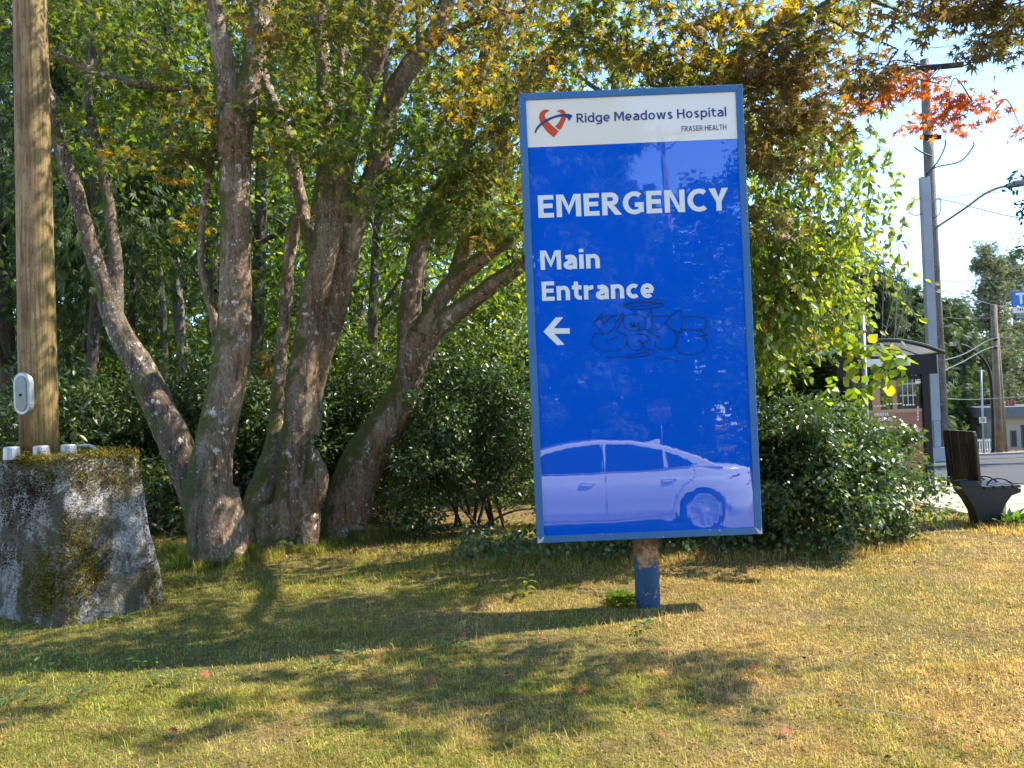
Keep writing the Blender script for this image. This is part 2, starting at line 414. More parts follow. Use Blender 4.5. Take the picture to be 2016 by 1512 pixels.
def mat_concrete(name, base, dark, aggregate=.5, moss=0., stain=.6, scale=1.0, joints=None):
    m, nt, out = new_mat(name); v = coord(nt)
    n = noise(nt, v, 1.6 * scale, 6, .65); f = noise(nt, v, 55 * scale, 5, .75)
    c = mix(nt, mth(nt, 'MULTIPLY', ramp(nt, n, [(.4, 0.), (.68, 1.)]), stain), base, dark)
    vo = nd(nt, 'ShaderNodeTexVoronoi', Vector=v, Scale=95. * scale)
    ag = ramp(nt, vo.outputs['Color'], [(.1, .45), (.5, 1.), (.9, 1.5)])
    c = mix(nt, aggregate, c, mix(nt, 1., c, ag, 'MULTIPLY'))
    h = mth(nt, 'ADD', f, mth(nt, 'MULTIPLY', vo.outputs['Distance'], .6))
    if moss:
        k = noise(nt, v, 3.2, 6, .72, .6)
        k2 = noise(nt, coord(nt, (1, 1, .5)), 7, 6, .75)
        mm = mth(nt, 'MULTIPLY', ramp(nt, mth(nt, 'ADD', mth(nt, 'MULTIPLY', k, .6), mth(nt, 'MULTIPLY', k2, .4)), [(.47, 0.), (.53, 1.)]), moss)
        mc = mix(nt, noise(nt, v, 1.1, 3, .5), (.03, .022, .015), (.105, .085, .032))
        c = mix(nt, mm, c, mc)
        bk = ramp(nt, noise(nt, coord(nt, (1, 1, .35)), 12, 5, .7), [(.55, 0.), (.62, .75)])
        c = mix(nt, bk, c, (.06, .045, .032))
        h = mth(nt, 'ADD', h, mth(nt, 'MULTIPLY', mm, 1.4))
    if joints:
        sx = nd(nt, 'ShaderNodeSeparateXYZ', Vector=v)
        for ax, per in joints:
            fr = mth(nt, 'FRACT', mth(nt, 'DIVIDE', sx.outputs[ax], per))
            ln = ramp(nt, mth(nt, 'ABSOLUTE', mth(nt, 'SUBTRACT', fr, .5)), [(.0, 1.), (.009, 1.), (.014, 0.)])
            c = mix(nt, mth(nt, 'MULTIPLY', ln, .75), c, (.05, .045, .035))
    principled(nt, out, c, .9, bump(nt, h, .6, .012), 0, .2)
    return m
STRAWM = paint('dry straw', (.42, .33, .20), .7, .4)
POLE = mat_pole()
CONC = mat_concrete('mossy concrete', (.33, .30, .265), (.17, .15, .125), .85, .85, .8)
PAVE = mat_concrete('pale pavement concrete', (.40, .34, .27), (.31, .265, .21), .3, 0, .6, .8, [('Y', 1.5)])
KERB = mat_concrete('kerb concrete', (.36, .34, .30), (.24, .22, .19), .4, 0, .6)
PALE_ROAD = mat_concrete('pale road for bounce light', (.36, .32, .27), (.27, .24, .20), .4, 0, .5, .8)  # road made pale to bounce sunlight onto sign and trunks
ASPH = mat_concrete('asphalt', (.085, .085, .09), (.06, .06, .062), .6, 0, .6, .9)

def mat_soil():
    m, nt, out = new_mat('lawn soil and thatch'); v = coord(nt)
    a = noise(nt, v, .55, 5, .6); b = noise(nt, v, 14, 6, .7); d = noise(nt, v, 90, 4, .7)
    c = mix(nt, ramp(nt, b, [(.35, 0.), (.65, 1.)]), (.17, .115, .05), (.40, .28, .12))
    c = mix(nt, ramp(nt, a, [(.45, 0.), (.6, .8)]), c, (.15, .15, .04))
    c = mix(nt, mth(nt, 'MULTIPLY', d, .7), c, mix(nt, 1., c, (.5, .48, .42), 'MULTIPLY'))
    principled(nt, out, c, .95, bump(nt, mth(nt, 'ADD', b, d), .8, .03), 0, .1)
    return m
def mat_grass():
    m, nt, out = new_mat('dry lawn grass')
    g = nt.nodes.new('ShaderNodeNewGeometry'); v = coord(nt)
    r = g.outputs['Random Per Island']
    straw = ramp(nt, r, [(0, (.36, .21, .08)), (.3, (.62, .44, .17)), (.65, (.88, .68, .33)), (.85, (.72, .58, .17)), (1, (.38, .44, .08))])
    green = ramp(nt, r, [(0, (.13, .20, .035)), (.35, (.25, .33, .05)), (.65, (.42, .45, .07)), (.85, (.58, .50, .11)), (1, (.70, .54, .2))])
    sx = nd(nt, 'ShaderNodeSeparateXYZ', Vector=v)
    p = mth(nt, 'ADD', noise(nt, v, 1.5, 6, .7), mth(nt, 'MULTIPLY', noise(nt, v, .4, 2, .5), .5))
    p = mth(nt, 'ADD', p, mth(nt, 'MULTIPLY', mth(nt, 'SUBTRACT', noise(nt, v, 9, 3, .6), .5), .35))
    p = mth(nt, 'ADD', p, mth(nt, 'MULTIPLY', sx.outputs['X'], -.055))
    p = mth(nt, 'ADD', p, mth(nt, 'MULTIPLY', mth(nt, 'SUBTRACT', r, .5), .1))
    c = mix(nt, ramp(nt, p, [(.60, 0.), (.78, 1.)]), straw, green)
    br = ramp(nt, noise(nt, v, 5, 5, .7), [(.35, (.62, .52, .42)), (.6, (1.12, 1.05, 1.0))])
    c = mix(nt, 1., c, br, 'MULTIPLY')
    b = nd(nt, 'ShaderNodeBsdfPrincipled', Base_Color=c, Roughness=.55, Specular_IOR_Level=.25)
    t = nd(nt, 'ShaderNodeBsdfTranslucent', Color=mix(nt, 1., c, (1.25, 1.2, .6), 'MULTIPLY'))
    mx = nd(nt, 'ShaderNodeMixShader', _0=.45, _1=b.outputs[0], _2=t.outputs[0])
    nt.links.new(mx.outputs[0], out.inputs[0])
    return m
SOIL, GRASS = mat_soil(), mat_grass()

# ================================================================== ground
def grid_sheet(name, xs, ys, fn, m, kind='structure', skip=None):
    X, Y = np.meshgrid(xs, ys); Z = fn(X, Y)
    V = np.stack([X, Y, Z], -1).reshape(-1, 3); nx = len(xs)
    i, j = np.meshgrid(np.arange(len(xs) - 1), np.arange(len(ys) - 1)); a = (j * nx + i).ravel()
    F = np.stack([a, a + 1, a + 1 + nx, a + nx], 1)
    o = link_mesh(name, np_mesh(name, V, [(F)]), m, smooth=True)
    tag(o, kind=kind); return o
xs = np.unique(np.concatenate([np.linspace(-400, -40, 13), np.linspace(-40, -9, 26), np.linspace(-9, 9, 145), np.linspace(9, 40, 40), np.linspace(40, 400, 13)]))
ys = np.unique(np.concatenate([np.linspace(-300, -20, 10), np.linspace(-20, 1, 20), np.linspace(1, 10, 91), np.linspace(10, 60, 90), np.linspace(60, 500, 16)]))
grid_sheet('ground', xs, ys, zt, SOIL)
# near road where the photographer's side and the car are, then pavement, grass verge and the streets to the side
grid_sheet('near_road', np.linspace(-60, 60, 61), np.linspace(-7.5, 1.55, 10), lambda X, Y: -.40 + .05 + 0 * X, PALE_ROAD)
kb = MB()
for i in range(40):
    x0 = -40 + i * 2.0
    kb.box((x0, 1.55, -.45), (x0 + 1.99, 1.72, -.2))
tag(kb.obj('near_kerb', KERB, bevel=.015), kind='structure')
grid_sheet('pavement', np.linspace(5.0, 7.7, 19), np.linspace(5.2, 14.2, 60), lambda X, Y: zt(X, Y) + .03, PAVE)
pe = MB()   # pavement edges, so that it has a thickness
for (xa, ya), (xb, yb) in (((5, 5.2), (5, 14.2)), ((7.7, 5.2), (7.7, 14.2))):
    for k in range(30):
        y0, y1 = ya + (yb - ya) * k / 30, ya + (yb - ya) * (k + 1) / 30
        z0, z1 = float(zt(xa, y0)), float(zt(xa, y1)); s = .02 if xa < 6 else -.02
        pe.add([(xa, y0, z0 + .029), (xa, y1, z1 + .029), (xa - s, y1, z1 - .06), (xa - s, y0, z0 - .06)], [(0, 1, 2, 3)])
tag(pe.obj('pavement_edge', KERB, fixn=False), kind='structure')
grid_sheet('side_road', np.linspace(8.0, 15, 15), np.linspace(1.6, 27, 60), lambda X, Y: zt(X, Y) + .012, ASPH)
grid_sheet('cross_road', np.linspace(7.0, 70, 40), np.linspace(27, 45.5, 40), lambda X, Y: zt(X, Y) + .012, ASPH)
fk = MB()
for i in range(30):
    x0 = 7 + i * 2.1
    z = float(zt(x0 + 1, 45.6)); fk.box((x0, 45.5, z - .1), (x0 + 2.09, 45.7, z + .14))
tag(fk.obj('far_kerb', KERB, bevel=.02), kind='structure')
grid_sheet('far_pavement', np.linspace(7.0, 70, 30), np.linspace(47.5, 49.3, 4), lambda X, Y: zt(X, Y) + .03, PAVE)

# ------------------------------------------------------------------ lawn grass
PL_Y = 6.35     # depth of the pole
E1, E2 = np.array([.59, .807]), np.array([-.807, .59])      # the two directions of the block's faces
PLC = np.array([-3.18, 5.60]) + .42 * E1 + .88 * E2
PLX, PLYY = float(PLC[0]), float(PLC[1])
PTOP = P(280, 893, 6.1).z
def pl_half(z):
    t = np.clip(np.asarray(z) / PTOP, -.1, 1); return .43 - .13 * t, .89 - .13 * t
def pl_in(x, y, z=0.0, k=1.0):
    a_ = (x - PLX) * E1[0] + (y - PLYY) * E1[1]; b_ = (x - PLX) * E2[0] + (y - PLYY) * E2[1]; h1, h2 = pl_half(z)
    return np.abs(a_ / (h1 * k)) ** 9 + np.abs(b_ / (h2 * k)) ** 9 < 1
def blades(n, ymin, ymax, lmin, lmax, w, zfn, xlo, xhi, lean=.9, keep=None, pw=1.0):
    y = ymin + (ymax - ymin) * rng.random(n) ** pw
    x = xlo(y) + (xhi(y) - xlo(y)) * rng.random(n)
    ok = ~pl_in(x, y) & ((x < 4.98) | (y > 14.3))
    thin = .5 + .25 * np.sin(x * 3.1 + 2.2 * np.sin(y * 2.3)) + .25 * np.sin(y * 4.7 + 1.9 * np.sin(x * 2.9)) + .18 * np.sin(x * 9 + y * 5) * np.sin(y * 11 - x * 3)
    ok &= rng.random(n) < .42 + .75 * thin
    if keep is not None: ok &= keep(x, y)
    x, y = x[ok], y[ok]; n = len(x)
    L = rng.uniform(lmin, lmax, n); th = rng.random(n) * 6.283
    z = zfn(x, y)
    d = np.stack([np.cos(th), np.sin(th)], 1)
    ln = np.abs(rng.normal(.75, .5, n)) * lean
    s = np.stack([-d[:, 1], d[:, 0]], 1) * (w * rng.uniform(.6, 1.3, n))[:, None]
    b = np.stack([x, y, z - .004], 1)
    p1 = b.copy(); p1[:, :2] += d * (L * .45 * np.sin(ln * .7))[:, None]; p1[:, 2] += L * .5 * np.cos(ln * .6)
    p2 = p1.copy(); p2[:, :2] += d * (L * .55 * np.sin(np.minimum(ln * 1.7, 1.9)))[:, None]; p2[:, 2] += L * .5 * np.cos(np.minimum(ln * 1.7, 1.9))
    S = np.concatenate([s, np.zeros((n, 1))], 1)
    V = np.stack([b - S, b + S, p1 + S * .8, p1 - S * .8, p2], 1).reshape(-1, 3)
    o = (np.arange(n) * 5)[:, None]
    return V, o + np.array([[0, 1, 2, 3]]), o + np.array([[3, 2, 4]])
def grass_obj(name, parts, m):
    Vs, A, B, off = [], [], [], 0
    for V, a, b in parts: Vs.append(V); A.append(a + off); B.append(b + off); off += len(V)
    o = link_mesh(name, np_mesh(name, np.concatenate(Vs), [np.concatenate(A), np.concatenate(B)]), m)
    tag(o, kind='stuff'); return o
lo = lambda y: -.68 * y - .25
hi = lambda y: np.minimum(.66 * y + .2, 5.0)
pn = lambda x, y: (np.sin(x * 2.1 + 3 * np.sin(y * 1.3)) * np.sin(y * 2.7 + x) > -.5)
def NEARTRUNK(x, y):
    k = np.zeros(len(x), bool)
    for px_, py_, Y_, r_ in ((428, 1105, 7.95, .48), (560, 1095, 8.5, .62), (672, 1068, 9.1, .55), (385, 1050, 8.8, .4)):
        b_ = P(px_, py_, Y_); k |= ((x - b_.x) ** 2 + (y - Y_) ** 2 < (r_ * (.75 + .3 * np.sin(7 * np.arctan2(y - Y_, x - b_.x)))) ** 2)
    return k
grass_obj('lawn_grass', [
    blades(170000, 2.75, 4.2, .016, .04, .0017, zt, lo, hi, 1.7),
    blades(190000, 4.0, 6.5, .016, .04, .002, zt, lo, hi, 1.7),
    blades(140000, 6.3, 10.2, .018, .046, .0026, zt, lo, hi, 1.5),
    blades(16000, 2.75, 9.5, .05, .085, .0020, zt, lo, hi, .9, pn),
    blades(9000, 6.2, 8.8, .04, .09, .0024, zt, lambda y: -3.9 + 0 * y, lambda y: -.4 + 0 * y, .9),
    blades(60000, 7.2, 9.3, .05, .15, .0028, zt, lambda y: -4.2 + 0 * y, lambda y: -.8 + 0 * y, .55, NEARTRUNK),
    blades(9000, 7.0, 8.0, .06, .12, .0026, zt, lambda y: -.4 + 0 * y, lambda y: 3.6 + 0 * y, .9),
    blades(1600, 7.6, 8.8, .05, .12, .003, zt, lambda y: 4.55 + 0 * y, lambda y: 5.05 + 0 * y, .8),
], GRASS)
grass_obj('verge_grass', [
    blades(30000, 10, 15, .04, .1, .004, zt, lambda y: 3.0 + 0 * y, lambda y: 4.98 + 0 * y, 1.),
    blades(26000, 14.3, 27, .04, .11, .006, zt, lambda y: 4.5 + 0 * y, lambda y: 7.9 + 0 * y, 1.),
    blades(30000, 45.8, 57, .06, .14, .014, zt, lambda y: 20 + 0 * y, lambda y: 42 + 0 * y, 1.),
], GRASS)
n = 9000   # dead leaves and bark crumbs under the trees
x = rng.uniform(-7, 4.2, n); y = rng.uniform(7.9, 12, n)
C = np.stack([x, y, zt(x, y) + .012], 1)
tag(leaf_cloud('leaf_litter', C, np.concatenate([rng.normal(0, 1, (n, 2)), np.zeros((n, 1))], 1), np.array([[0, 0, 1.]]) + gauss(n, .35), rng.uniform(.02, .055, n), OVATE, LITTER), kind='stuff')
n = 3200   # sparse crumbs on the lawn
x = rng.uniform(-5, 4.8, n); y = rng.uniform(2.9, 8, n)
C = np.stack([x, y, zt(x, y) + .02], 1)
tag(leaf_cloud('leaf_crumbs', C, np.concatenate([rng.normal(0, 1, (n, 2)), np.zeros((n, 1))], 1), np.array([[0, 0, 1.]]) + gauss(n, .6), rng.uniform(.008, .03, n), OVATE, LITTER), kind='stuff')

# ================================================================== the blue hospital sign
SW, SH = 1.52, 3.05
SROT = Matrix.Rotation(.000667, 3, 'Z') @ Matrix.Rotation(.016256, 3, 'X') @ Matrix.Rotation(-.0014776, 3, 'Y')
SORG = Vector((.888322, 5.50916, .476876))
def S(u, v, w=0.0):            # sign space: u across, v up, w out of the face
    return SORG + SROT @ Vector((u, -w, v))
_src = np.array([[1022, 185], [1463, 165], [1502, 1047], [1055, 1073]], float)
_dst = np.array([[-SW/2, SH], [SW/2, SH], [SW/2, 0], [-SW/2, 0]])
_A = []; _b = []
for (px, py), (u, v) in zip(_src, _dst):
    _A += [[px, py, 1, 0, 0, 0, -u*px, -u*py], [0, 0, 0, px, py, 1, -v*px, -v*py]]; _b += [u, v]
_h = np.append(np.linalg.solve(np.array(_A), np.array(_b)), 1).reshape(3, 3)
def UV(px, py):
    q = _h @ np.array([px, py, 1.0]); return q[0] / q[2], q[1] / q[2]
Z1 = lambda x, y: UV(1000 + x / 3.7333, 140 + y / 3.7333)
Z2 = lambda x, y: UV(1000 + x / 3.7333, 540 + y / 3.7333)

def mat_panel(name, c, blue=True):
    m, nt, out = new_mat(name); v = coord(nt)
    n = noise(nt, v, 1.3, 5, .6)
    cc = mix(nt, mth(nt, 'MULTIPLY', n, .35), c, tuple(x * .82 for x in c))
    wob = noise(nt, coord(nt, (1.1, 1, .5)), 2.2, 2, .4)
    wob2 = noise(nt, coord(nt, (2.2, 1, .4)), 9.0, 2, .5)
    h = mth(nt, 'ADD', wob, mth(nt, 'MULTIPLY', wob2, .13))
    bp = nd(nt, 'ShaderNodeBump', Height=h, Strength=.25, Distance=.0045).outputs['Normal']
    # the film on the face bellies out a little: its normal leans upwards
    lean = nd(nt, 'ShaderNodeVectorMath', {'operation': 'ADD'}, _0=bp, _1=(0, 0, .034)).outputs[0]
    nn = nd(nt, 'ShaderNodeVectorMath', {'operation': 'NORMALIZE'}, _0=lean).outputs[0]
    b = principled(nt, out, cc, .5, None, 0, .0)
    b.inputs['Coat Weight'].default_value = 1.0
    b.inputs['Coat Roughness'].default_value = .012
    b.inputs['Coat IOR'].default_value = 2.1 if blue else 1.7
    nt.links.new(nn, b.inputs['Coat Normal'])
    return m
PANEL = mat_panel('blue sign face', (.002, .112, .66))
HEADER = mat_panel('white sign face', (.90, .82, .71), False)

sign = thing('hospital_sign', 'large blue hospital sign on one blue post, white heading and arrow', 'sign', S(0, 0))
LIP = .047
fb = MB()
a, b, li = SW / 2, SH, LIP
for poly in ([(-a, 0), (a, 0), (a - li, li), (-a + li, li)], [(a, 0), (a, b), (a - li, b - li), (a - li, li)],
             [(a, b), (-a, b), (-a + li, b - li), (a - li, b - li)], [(-a, b), (-a, 0), (-a + li, li), (-a + li, b - li)]):
    c = (sum(p[0] for p in poly) / 4, sum(p[1] for p in poly) / 4)
    poly = [(c[0] + (p[0] - c[0]) * .9992, c[1] + (p[1] - c[1]) * .9992) for p in poly]
    fb.prism(poly, S, -.24, 0.0)
fb.obj('frame', FRAME, sign, bevel=.004)
MB().prism([(-a + .02, .02), (a - .02, .02), (a - .02, b - .02), (-a + .02, b - .02)], S, -.232, -.05).obj('cabinet', FRAME, sign)
hl, hr = UV(1037.5, 290.5), UV(1453, 270.5)
pi, po = a - li + .003, b - li + .003
def sheet(poly, w, t=.002): return MB().prism(poly, S, w - t, w)
sheet([(-pi, li - .003), (pi, li - .003), (pi, hr[1]), (-pi, hl[1])], -.012, .03).obj('face', PANEL, sign)
sheet([(-pi, hl[1] + .001), (pi, hr[1] + .001), (pi, po), (-pi, po)], -.012, .03).obj('heading_panel', HEADER, sign)
TW = -.0095
# chips at the lower corners and along the lip
cb = MB()
for poly in ([(-a+.001, .001), (-a + .035, .008), (-a + li + .004, li + .006), (-a + .016, .02), (-a+.004, .05)], [(a-.001, .001), (a - .03, .004), (a - li - .002, li + .002), (a - .012, .022), (a-.002, .06)]):
    cb.prism(poly, S, .0005, .0025)
for k in range(34):
    s = random.random(); e = random.choice('tblr'); r = random.uniform(.002, .006)
    u, v = {'t': (-a + SW * s, b - random.uniform(.004, .01)), 'b': (-a + SW * s, random.uniform(.004, li)), 'l': (-a + random.uniform(.004, .01), SH * s), 'r': (a - random.uniform(.004, .01), SH * s)}[e]
    cb.prism([(u + r * random.uniform(.5, 1.4) * math.cos(t), v + r * random.uniform(.5, 1.4) * math.sin(t)) for t in (0, 1.2, 2.4, 3.6, 5)], S, .0005, .0015)
cb.obj('paint_chip', CHIP, sign)
def text_mesh(name, body, p0, p1, cap, m, bold=0.0, parent=sign, fn=S, w=TW, th=.0012):
    """p0,p1: base line ends in sign space; cap: cap height in m"""
    def gen(s):
        cu = bpy.data.curves.new('t', 'FONT'); cu.body = s; cu.size = 1; cu.offset = bold; cu.resolution_u = 6
        o = bpy.data.objects.new('t', cu); col.objects.link(o)
        dg = bpy.context.evaluated_depsgraph_get(); dg.update()
        me = bpy.data.meshes.new_from_object(o.evaluated_get(dg))
        bpy.data.objects.remove(o); bpy.data.curves.remove(cu); return me
    e = gen('E'); ch = max(v.co.y for v in e.vertices) - 2*0
    y0e = min(v.co.y for v in e.vertices); ch -= y0e
    me = gen(body)
    xs_ = [v.co.x for v in me.vertices]; x0, x1 = min(xs_), max(xs_)
    dx, dy = p1[0] - p0[0], p1[1] - p0[1]
    for v in me.vertices:
        t = (v.co.x - x0) / (x1 - x0); h = (v.co.y - y0e) / ch * cap
        q = fn(p0[0] + dx * t, p0[1] + dy * t + h, w + v.co.z)
        v.co = q
    me.materials.clear()
    o = link_mesh(name, me, m, parent)
    return o

# ------------------------------------------------------------------ lettering drawn as strokes
def stroke_glyphs(W):
    h = W / 2; X = .745
    def arc(cx, cy, rx, ry, a0, a1, n=14):
        return [(cx + rx * math.cos(R(a)), cy + ry * math.sin(R(a))) for a in np.linspace(a0, a1, n)]
    g = {}
    def d(c, w, strokes=(), polys=()): g[c] = (w, list(strokes), list(polys))
    d('E', .60, [[(h, 0), (h, 1)], [(W, 1 - h), (.60, 1 - h)], [(W, .52), (.56, .52)], [(W, h), (.60, h)]])
    d('F', .58, [[(h, 0), (h, 1)], [(W, 1 - h), (.58, 1 - h)], [(W, .50), (.53, .50)]])
    d('L', .54, [[(h, 0), (h, 1)], [(W, h), (.54, h)]])
    d('T', .66, [[(0, 1 - h), (.66, 1 - h)], [(.33, 0), (.33, 1 - W)]])
    d('H', .74, [[(h, 0), (h, 1)], [(.74 - h, 0), (.74 - h, 1)], [(W, .52), (.74 - W, .52)]])
    w = .95; d('M', w, [[(h, 0), (h, 1)], [(w - h, 0), (w - h, 1)]], [[(W, 1), (1.35 * W, 1), (w / 2, .46), (w / 2, .10), (W, .78)], [(w - W, 1), (w - W, .78), (w / 2, .10), (w / 2, .46), (w - 1.35 * W, 1)]])
    w = .78; d('N', w, [[(h, 0), (h, 1)], [(w - h, 0), (w - h, 1)]], [[(W, 1), (1.25 * W, 1), (w - W, .28), (w - W, 0), (w - 1.25 * W, 0), (W, .72)]])
    w = .76; d('Y', w, (), [[(0, 1), (1.25 * W, 1), (w / 2, .60), (w / 2, .30), (w / 2 - h, .40)], [(w, 1), (w / 2 + h, .40), (w / 2, .30), (w / 2, .60), (w - 1.25 * W, 1)], [(w / 2 - h, 0), (w / 2 + h, 0), (w / 2 + h, .40), (w / 2, .30), (w / 2 - h, .40)]])
    w = .76; d('A', w, [[(.24 * w, .30), (.76 * w, .30)]], [[(0, 0), (1.12 * W, 0), (w / 2, .80), (w / 2, 1), (w / 2 - .6 * W, 1)], [(w, 0), (w / 2 + .6 * W, 1), (w / 2, 1), (w / 2, .80), (w - 1.12 * W, 0)]])
    w = .70; d('R', w, [[(h, 0), (h, 1)], [(W, 1 - h), (.34, 1 - h)] + arc(.36, .705, .64 - .36 - h, .295 - h, 86, -86) + [(.34, .41 + h), (W, .41 + h)]], [[(.22, .41), (.22 + 1.25 * W, .41), (.76, 0), (.76 - 1.3 * W, 0)]])
    d('D', .76, [[(h, 0), (h, 1)], [(W, 1 - h), (.32, 1 - h)] + arc(.30, .5, .46 - h, .5 - h, 85, -85, 18) + [(.32, h), (W, h)]])
    d('C', .72, [arc(.45, .5, .45 - h, .51 - h, 50, 310, 22)])
    d('G', .80, [arc(.45, .5, .45 - h, .51 - h, 52, 300, 22) , [(.80 - h, .08), (.80 - h, .52)], [(.46, .52 - h), (.80 - W, .52 - h)]])
    d('S', .64, [arc(.33, .735, .29 - h, .275 - h, 35, 265) + arc(.31, .265, .31 - h, .275 - h, 85, -145)])
    w = .62; d('a', w, [[(w - h, 0), (w - h, .44)] + arc(.31, .44, .31 - h, X - .44 - h + .01, 0, 90) + [(.10, X - h - .03)], [(w - W, .44), (.30, .44)] + arc(.29, .215, .29 - h, .225 - h + .01, 95, 275) + [(w - W, .13)]])
    d('i', W, [[(h, 0), (h, X)], [(h, .86), (h, 1.03)]])
    d('l', W, [[(h, 0), (h, 1.05)]])
    w = .63; d('n', w, [[(h, 0), (h, X)], [(W, .52)] + arc(.34, .42, w - .34 - h, X - .42 - h + .01, 140, 0) + [(w - h, 0)]])
    d('t', .46, [[(.1 + h, .95), (.1 + h, .27)] + arc(.40, .27, .30 - h, .27 - h, 180, 270) + [(.46, h)], [(0, X - h * .9), (.1, X - h * .9)], [(.1 + W, X - h * .9), (.46, X - h * .9)]])
    d('r', .46, [[(h, 0), (h, X)], [(W, .46)] + arc(.46, .44, .30, X - .44 - h, 160, 90)])
    w = .58; d('c', w, [arc(.36, X / 2, .36 - h, X / 2 - h + .01, 52, 308, 18)])
    w = .65; d('e', w, [arc(w / 2, X / 2, w / 2 - h, X / 2 - h + .01, 0, 312, 22), [(W * .95, X / 2 - .02), (w - W * .3, X / 2 - .02)]])
    w = .65; bowl = arc(w / 2 - .01, X / 2, w / 2 - h, X / 2 - h + .01, 45, 315, 20)
    d('d', w, [[(w - h, 0), (w - h, 1.05)], bowl]); d('g', w, [bowl, [(w - h, X), (w - h, -.03)] + arc(.34, -.03, w - .34 - h, .24 - h, 0, -90) + [(.08, -.27 + h)]])
    d('p', w, [[(h, -.27), (h, X)], [(w - x_, y_) for x_, y_ in bowl]])
    w = .68; d('o', w, [arc(w / 2, X / 2, w / 2 - h, X / 2 - h + .01, 0, 360, 28)])
    w = .54; d('s', w, [arc(.28, .55, .24 - h, .20 - h * .9, 30, 262) + arc(.26, .195, .26 - h, .20 - h * .9, 85, -150)])
    w = .96; q = W * 1.0
    d('w', w, (), [[(0, X), (q, X), (.27 + .02, .26), (.27 + .02, 0), (.27 - h, 0)], [(w, X), (w - .27 + h, 0), (w - .29, 0), (w - .29, .26), (w - q, X)], [(.29, 0), (.27 + h, 0), (w / 2, .50), (w / 2, X), (w / 2 - h, X), (.29, .26)], [(w - .29, 0), (w - .29, .26), (w / 2 + h, X), (w / 2, X), (w / 2, .50), (w - .27 - h, 0)]])
    return g
def letters(name, body, p0, p1, cap, m, W=.2, gap=.13, parent=None, fn=None, w=None):
    """stroke letters between base line ends p0 and p1"""
    w = TW if w is None else w
    g = stroke_glyphs(W); x = 0; items = []
    for c in body:
        if c == ' ': x += .32; continue
        a_, st, po = g[c]; items.append((x, st, po)); x += a_ + gap
    tot = x - gap; sx_ = math.hypot(p1[0] - p0[0], p1[1] - p0[1]) / tot
    ux, uy = (p1[0] - p0[0]) / (tot * sx_), (p1[1] - p0[1]) / (tot * sx_)
    mb = MB(); q = lambda u, v, k: fn(p0[0] + ux * u * sx_, p0[1] + uy * u * sx_ + v * cap, w + k * .00012)
    for x0, st, po in items:
        k = 0
        for s in st:
            s = [s[0]] + [s[i] for i in range(1, len(s)) if math.hypot(s[i][0] - s[i-1][0], s[i][1] - s[i-1][1]) > 1e-3]
            k += 1; n_ = len(s); L_ = []
            for i in range(n_):
                a_ = np.array(s[max(i - 1, 0)]); b_ = np.array(s[i]); c_ = np.array(s[min(i + 1, n_ - 1)])
                d1 = b_ - a_ if i else c_ - b_; d2 = c_ - b_ if i < n_ - 1 else b_ - a_
                d1 = d1 / np.linalg.norm(d1); d2 = d2 / np.linalg.norm(d2)
                nn = np.array([-(d1 + d2)[1], (d1 + d2)[0]]); nn = nn / np.linalg.norm(nn); mt = min(1.6, 1 / max(.3, nn @ np.array([-d1[1], d1[0]])))
                L_.append((b_ + nn * W / 2 * mt, b_ - nn * W / 2 * mt))
            vs = []
            for a_, b_ in L_: vs += [q(x0 + a_[0], a_[1], k), q(x0 + b_[0], b_[1], k)]
            mb.add(vs, [(2 * i, 2 * i + 1, 2 * i + 3, 2 * i + 2) for i in range(n_ - 1)])
        for pl2 in po:
            k += 1; mb.add([q(x0 + u, v, k) for u, v in pl2], [tuple(range(len(pl2)))])
    return mb.obj(name, m, parent, fixn=False)
ppm = SH / 886.
letters('lettering', 'Ridge Meadows Hospital', Z1(512, 378), Z1(1614, 325), 18.2 * ppm, NAVY_V, .155, .13, sign, S)
letters('lettering', 'FRASER HEALTH', Z1(1285, 437), Z1(1614, 422), 10.4 * ppm, NAVY_V, .135, .16, sign, S)
letters('lettering', 'EMERGENCY', Z1(226, 1078), Z1(1632, 1010), 44.5 * ppm, WHITE_V, .205, .105, sign, S)
letters('lettering', 'Main', Z1(240, 1460), Z1(680, 1443), 38 * ppm, WHITE_V, .205, .105, sign, S)
letters('lettering', 'Entrance', Z2(250, 195), Z2(1082, 162), 38 * ppm, WHITE_V, .205, .105, sign, S)
ar = [(258, 422), (350, 316), (405, 314), (335, 396), (453, 394), (453, 434), (338, 436), (414, 516), (360, 520)]
sheet([Z2(*p) for p in ar], TW).obj('arrow', WHITE_V, sign)
hL = [(312,290),(290,281),(262,286),(240,306),(232,340),(240,368),(252,392),(275,424),(300,452),(342,484),(378,440),(330,400),(292,362),(274,330),(280,308),(298,298)]
hR = [(362,297),(380,284),(402,281),(424,294),(434,318),(432,345),(420,375),(400,415),(385,432),(350,405),(368,388),(385,365),(396,340),(400,318),(388,302)]
lg = MB()
for pl in (hL, hR): lg.prism([Z1(*p) for p in pl], S, TW - .002, TW)
lg.obj('heart_emblem', ORANGE_V, sign)
top_ = smooth_path([(200,452),(214,414),(262,368),(330,334),(400,315),(455,314),(478,326),(468,346),(454,366)], 4)
bot_ = smooth_path([(448,352),(436,338),(400,334),(340,347),(275,380),(225,422),(208,456)], 4)
sheet([Z1(*p) for p in list(top_) + list(bot_)], TW + .0012, .0012).obj('emblem_swoosh', NAVY_V, sign)
